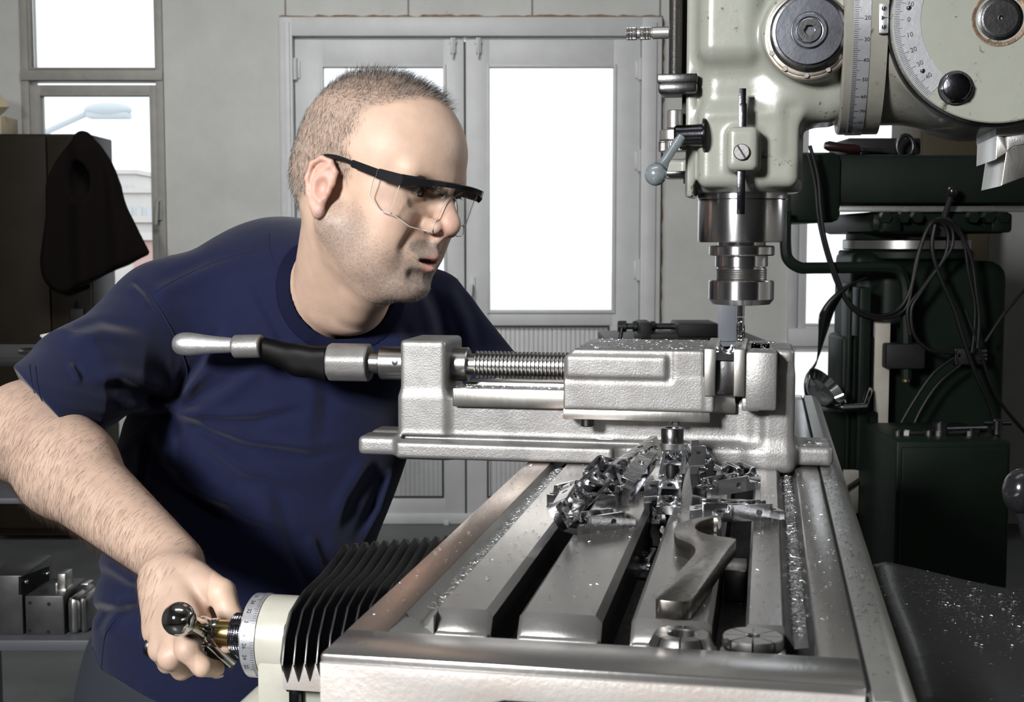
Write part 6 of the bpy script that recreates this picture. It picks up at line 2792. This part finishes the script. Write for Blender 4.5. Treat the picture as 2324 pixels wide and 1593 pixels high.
mb.cyl((gx(2112), G + .20, gz(545)), (0, 0, 1), .150, gz(528) - gz(545), 64, .003)
mb.cyl((gx(2112), G + .20, gz(590)), (0, 0, 1), .168, gz(569) - gz(590), 64, .004)
obj('turret_neck', mb, 'green', gm, CF)


def f_col(P):
    d = s_box(P, ((gx(1995) + gx(2306)) / 2, G + .24, gz(592) / 2), ((gx(2306) - gx(1995)) / 2, .22, gz(592) / 2), .045)
    d = smin(d, s_box(P, (gx(2150), G + .3, .10), (.42, .42, .10), .02), .03)
    d = smin(d, s_box(P, (gx(1985), G + .16, gz(760)), (.035, .10, .20), .02), .02)
    return d


me, _ = sdf_mesh('machine_column', f_col, (gx(1800), G - .2, -.01), (gx(2400), G + .8, gz(560)), .012)
me.transform(CF)
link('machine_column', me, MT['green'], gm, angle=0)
mb = MB()
mb.box((gx(1905), G - .05, gz(1250)), (gx(1995), G + .1, gz(760)), .01)
mb.box((gx(1840), G - .06, gz(1300)), (gx(1990), G + .1, gz(925)), .01)
mb.box((gx(1912), G - .07, gz(1250)), (gx(1922), G, gz(640)), .004)
mb.box((gx(1935), G - .08, gz(1250)), (gx(1960), G, gz(650)), .004)
obj('knee_ways', mb, 'green', gm, CF)
mb = MB()
cbox(mb, 1987, 730, 2012, 1130, G - .055, .02, .002)
obj('ivory_guard_strip', mb, 'ivory', gm, CF)
mb = MB()
cbox(mb, 1917, 1068, 1948, 1165, G - .085, .02, .002)
obj('ivory_cover_plate', mb, 'ivory', gm, CF)
mb = MB()
cbox(mb, 1925, 313, 2090, 350, G + .1, .2, .005)
obj('motor_housing', mb, 'castdark', gm, CF)
mb = MB()
c = Cl(2054, 332, G + .02)
mb.tube([c + Vector((.020 * math.cos(t * .4), 0, .026 * math.sin(t * .4))) for t in range(17)], .0055, 10)
obj('eye_bolt', mb, 'darksteel', gm, CF)
# coolant pipe bend and power pipe
mb = MB()
ctube(mb, ((1783, 480), (1783, 560), (1790, 590), (1815, 607), (1850, 608), (1990, 607), (2035, 612), (2052, 640), (2056, 700), (2057, 860)), G - .07, .0135)
obj('coolant_pipe', mb, 'green', gm, CF)
mb = MB()
cbox(mb, 2012, 780, 2100, 838, G - .09, .07, .006)
obj('switch_box', mb, 'castdark', gm, CF)
mb = MB(); mb.cyl(tuple(Cl(2056, 866, G - .07)), (0, 0, 1), .010, .022, 20)
obj('pipe_fitting', mb, 'brass', gm, CF)
# lever with ball
mb = MB()
l0, l1 = Cl(2140, 505, G - .05), Cl(2161, 434, G - .07)
mb.tube([l0, l1], [.008, .006], 12)
mb.cyl(l0 + Vector((0, .05, -.01)), (0, -1, 0), .024, .06, 24)
lv = obj('clamp_lever', mb, 'castdark', gm, CF)
mb = MB(); mb.sphere(l1, .0145, 24); obj('ball_knob', mb, 'black', lv, CF)
# terminal block
mb = MB()
cbox(mb, 2170, 790, 2240, 828, G - .06, .05, .004)
tb_ = obj('terminal_block', mb, 'castdark', gm, CF)
for py in (797, 806, 815):
    mb = MB()
    mb.cyl(tuple(Cl(2222, py, G - .065)), (1, 0, 0), .004, .018, 12)
    obj('terminal_screw', mb, 'chrome', tb_, CF)
mb = MB()
cbox(mb, 2168, 790, 2173, 828, G - .064, .004, .001)
obj('terminal_edge', mb, 'chrome', tb_, CF)
# cables
GC = G - .10
CAB = [
    ('black cable hanging in a long loop from the machine head to the clamp lever', ((1838, 330), (1856, 400), (1862, 470), (1872, 540), (1900, 630), (1930, 690), (1985, 716), (2035, 705), (2065, 660), (2080, 590), (2105, 520), (2135, 500), (2160, 520), (2160, 560), (2135, 600), (2085, 670), (2068, 705), (2075, 760), (2110, 795), (2170, 800)), .0060),
    ('second black cable running beside the long loop', ((1834, 350), (1850, 420), (1858, 500), (1880, 590), (1912, 670), (1950, 712), (2010, 722), (2055, 700), (2072, 640), (2090, 560), (2115, 505), (2140, 508), (2152, 540), (2140, 590), (2092, 655), (2060, 700), (2066, 760)), .0058),
    ('black cable dropping straight across the green column to its foot', ((2122, 510), (2115, 560), (2130, 620), (2165, 700), (2190, 780), (2215, 850), (2250, 930), (2262, 990)), .0075),
    ('cable bowing to the right of the clamp lever down to the terminal block', ((2140, 500), (2175, 520), (2205, 590), (2215, 660), (2222, 720), (2218, 790)), .0065),
    ('thin cable beside the bowed one ending at the terminal block', ((2150, 505), (2185, 545), (2198, 620), (2212, 690), (2210, 760), (2205, 800)), .005),
    ('cable slanting off to the upper right edge from the terminal block', ((2236, 775), (2280, 710), (2340, 640)), .006),
    ('long cable sweeping from the terminal block to the floor at the left', ((2165, 812), (2120, 845), (2080, 900), (2045, 960), (2020, 1010), (1985, 1050), (1950, 1090), (1900, 1125)), .0055),
    ('cable curving below the terminal block beside the long one', ((2180, 828), (2130, 870), (2092, 925), (2060, 990), (2030, 1020), (1980, 1065), (1925, 1105)), .0055),
    ('loose cable running down behind the small cabinet at the right', ((2190, 700), (2225, 800), (2262, 900), (2330, 985)), .006),
]
for lab, px, r in CAB:
    mb = MB()
    ctube(mb, px, GC, r * .75, 6)
    obj('power_cable', mb, 'cable', None, CF, label=lab, cat='cable', group='cables hung on the green machine')
# dangling strap
mb = MB()
path = smooth_pts([Cl(1958, 635, GC + .03), Cl(1915, 655, GC), Cl(1880, 700, GC - .02), Cl(1866, 760, GC - .02), Cl(1852, 820, GC - .02), Cl(1829, 855, GC), Cl(1828, 890, GC), Cl(1842, 918, GC + .02)], 8)
vs, fs = [], []
wid = [.03, .045, .075, .06, .035, .012, .012, .03]
for i, p in enumerate(path):
    t = i / (len(path) - 1)
    k = min(int(t * 7), 6)
    f_ = t * 7 - k
    wd = (wid[k] * (1 - f_) + wid[k + 1] * f_) * .5
    tw = 2.2 * t
    side = Vector((math.cos(tw) * .85, math.sin(tw), .35 * math.cos(tw)))
    vs += [p - side * wd, p + side * wd]
for i in range(len(path) - 1):
    fs.append((2 * i, 2 * i + 1, 2 * i + 3, 2 * i + 2))
mb.mesh(vs, fs)
sp2 = obj('rubber_strap', mb, 'black', None, CF, label='twisted black strap dangling in front of the right window', cat='strap')
so = sp2.modifiers.new('thick', 'SOLIDIFY'); so.thickness = .003
# chrome bowl shaped lamp below it
c = Cl(1875, 880, 3.0)
mb = MB()
mb.lathe([(.012, -.03), (.03, -.032), (.048, -.018), (.056, .005), (.050, .007), (.040, -.012), (0, -.024)], (c.x, c.y, c.z), (.5, -.35, .6), 40)
mb.tube([c + Vector((.0, .02, -.03)), c + Vector((.04, .03, -.05)), c + Vector((.10, .05, -.05)), c + Vector((.13, .12, -.02))], .009, 10)
obj('machine_lamp', mb, 'chrome', None, CF, label='round chromed lamp shade just right of the vise before the window', cat='lamp')
# screwdriver-like tool on the ram
mb = MB()
cc = Cl(1905, 333, G + .05)
h = MB()
t_ = thing('screwdriver', 'dark tool with a red-black handle lying on the green ram', 'screwdriver', cw(*Cl(1905, 345, G + .05)), A)
mb.lathe([(0, 0), (.008, .001), (.0125, .012), (.011, .04), (.0135, .07), (.009, .088), (0, .09)], Cl(1870, 330, G + .05), (1, 0, -.12), 24)
obj('handle', mb, 'red', t_, CF)
mb = MB()
mb.cyl(Cl(1950, 340, G + .05), (1, 0, -.05), .006, .06, 16)
mb.cyl(Cl(1955, 341, G + .05), (1, 0, -.05), .010, .012, 8)
obj('blade', mb, 'darksteel', t_, CF)

# low cabinet with tools
DD = 2.75
o = thing('tool_cabinet', 'low dark green cabinet at the right below the cables, small tools on top', 'cabinet', cw(Cl(2170, 545, DD).x, DD + .2, 0), A)
a, b = Cl(2038, 1003, DD), Cl(2300, 1003, DD)
mb = MB(); mb.box((a.x, DD + .01, 0), (b.x, DD + .3, a.z), .006); obj('body', mb, 'green', o, CF)
mb = MB(); mb.box((a.x + .01, DD, .05), (b.x - .01, DD + .012, a.z - .012), .003); obj('door', mb, 'green', o, CF)
zt_c = a.z
random.seed(9)
labs = ['dark spanner lying on the low green cabinet, leftmost tool there', 'short socket with a worn bright rim on the low cabinet', 'dark adjustable wrench in the middle of the low cabinet top', 'dull steel rod among the tools on the low cabinet', 'stubby dark chuck key near the right end of the low cabinet top', 'small bright nut at the left end of the low cabinet top']
for k, px in enumerate((2090, 2132, 2160, 2195, 2262, 2053)):
    p = Cl(px, 1000, DD + .10)
    mb = MB()
    zb = zt_c
    if k in (0, 2):
        ax = Vector((1, .3, 0)).normalized()
        mb.box((p.x - .045, p.y - .008, zb), (p.x + .03, p.y + .008, zb + .009), .002)
        mb.lathe([(.009, 0), (.019, 0), (.019, .011), (.009, .011), (.009, 0)], (p.x + .04, p.y, zb), (0, 0, 1), 20, a0=R(-130), a1=R(130))
        mb.lathe([(.006, 0), (.014, 0), (.014, .011), (.006, .011), (.006, 0)], (p.x - .05, p.y, zb), (0, 0, 1), 20)
        nm = 'spanner'
    elif k == 1:
        mb.lathe([(.009, 0), (.016, 0), (.016, .028), (.009, .028), (.009, 0)], (p.x, p.y, zb), (0, 0, 1), 24)
        nm = 'socket'
    elif k == 3:
        mb.cyl((p.x - .04, p.y + .03, zb + .008), (1, .2, .0), .008, .10, 16, .001)
        nm = 'steel_rod'
    elif k == 4:
        mb.cyl((p.x, p.y, zb), (0, 0, 1), .011, .034, 16, .002)
        mb.cyl((p.x - .03, p.y, zb + .026), (1, 0, 0), .005, .06, 12)
        nm = 'chuck_key'
    else:
        mb.lathe([(.006, 0), (.0115, 0), (.0115, .010), (.006, .010), (.006, 0)], (p.x, p.y, zb), (0, 0, 1), 6)
        nm = 'hex_nut'
    obj(nm, mb, 'ivory' if k == 5 else 'darksteel', None, CF, label=labs[k], cat='tool', group=None)

# second vise, dark, on a bench beyond the near one
DV = 3.6
bt = gz(778, DV)
o = thing('workbench', 'dark bench hidden behind the near vise, carrying a small black vise', 'bench', cw(Cl(1560, 545, DV).x, DV + .25, 0), A)
mb = MB()
mb.box((Cl(1385, 545, DV).x, DV, bt - .04), (Cl(1760, 545, DV).x, DV + .5, bt), .004)
obj('bench_top', mb, 'castdark', o, CF)
for px in (1400, 1745):
    for yy in (DV + .03, DV + .43):
        mb = MB(); x = Cl(px, 545, DV).x
        mb.box((x - .025, yy, 0), (x + .025, yy + .05, bt - .04), .003)
        obj('bench_leg', mb, 'castdark', o, CF)
v2 = thing('bench_vise', 'small black vise in the distance, its screw and crank toward the left', 'vise', cw(Cl(1560, 545, DV).x, DV + .12, bt), A)
vx = lambda px: Cl(px, 545, DV).x
vz = lambda py: gz(py, DV)
mb = MB()
mb.box((vx(1455), DV + .05, bt), (vx(1700), DV + .2, vz(760)), .004)
mb.box((vx(1458), DV + .05, bt), (vx(1487), DV + .2, vz(735)), .004)
mb.box((vx(1668), DV + .04, bt), (vx(1700), DV + .21, vz(739)), .004)
obj('base', mb, 'castdark', v2, CF)
mb = MB(); mb.box((vx(1545), DV + .04, vz(768)), (vx(1640), DV + .21, vz(736)), .005); obj('movable_jaw', mb, 'castdark', v2, CF)
mb = MB()
mb.cyl((vx(1420), DV + .12, vz(747)), (1, 0, 0), .009, vx(1600) - vx(1420), 20)
mb.cyl((vx(1411), DV + .12, vz(747)), (1, 0, 0), .016, vx(1432) - vx(1411), 20, .002)
mb.cyl((vx(1446), DV + .12, vz(747)), (1, 0, 0), .015, vx(1458) - vx(1446), 20, .002)
mb.cyl((vx(1487), DV + .12, vz(747)), (1, 0, 0), .015, vx(1500) - vx(1487), 20, .002)
obj('screw', mb, 'darksteel', v2, CF)
mb = MB(); mb.tube([(vx(1420), DV + .10, vz(750)), (vx(1414), DV + .09, vz(782))], .006, 10); obj('crank', mb, 'darksteel', v2, CF)
mb = MB()
cbox(mb, 1633, 640, 1672, 775, DV - .1, .02, .003)
mb.box((Cl(1625, 545, DV).x, DV - .12, bt), (Cl(1680, 545, DV).x, DV - .06, bt + .01))
obj('upright_plate', mb, mat('blue_grey_plate', (.35, .37, .42), .5), None, CF, label='blue-grey upright plate standing behind the spindle on the dark bench', cat='plate')

# tall brown cupboard against the back wall
o = thing('cupboard', 'brown cupboard glimpsed above the green ram beside the right window', 'cabinet', cw(Cl(2180, 545, 5.75).x, 5.95, 0), A)
a, b = Cl(2096, 60, 5.75), Cl(2262, 60, 5.75)
mb = MB(); mb.box((a.x, 5.76, 0), (b.x, 6.2, a.z), .006); obj('body', mb, mat('olive_brown', (.075, .06, .038), .6, spec=.2), o, CF)
mb = MB(); mb.box((a.x + .01, 5.74, .06), (b.x - .01, 5.765, a.z - .02), .004); obj('door', mb, 'brown' if False else mat('olive_brown_door', (.07, .056, .036), .6, spec=.2), o, CF)
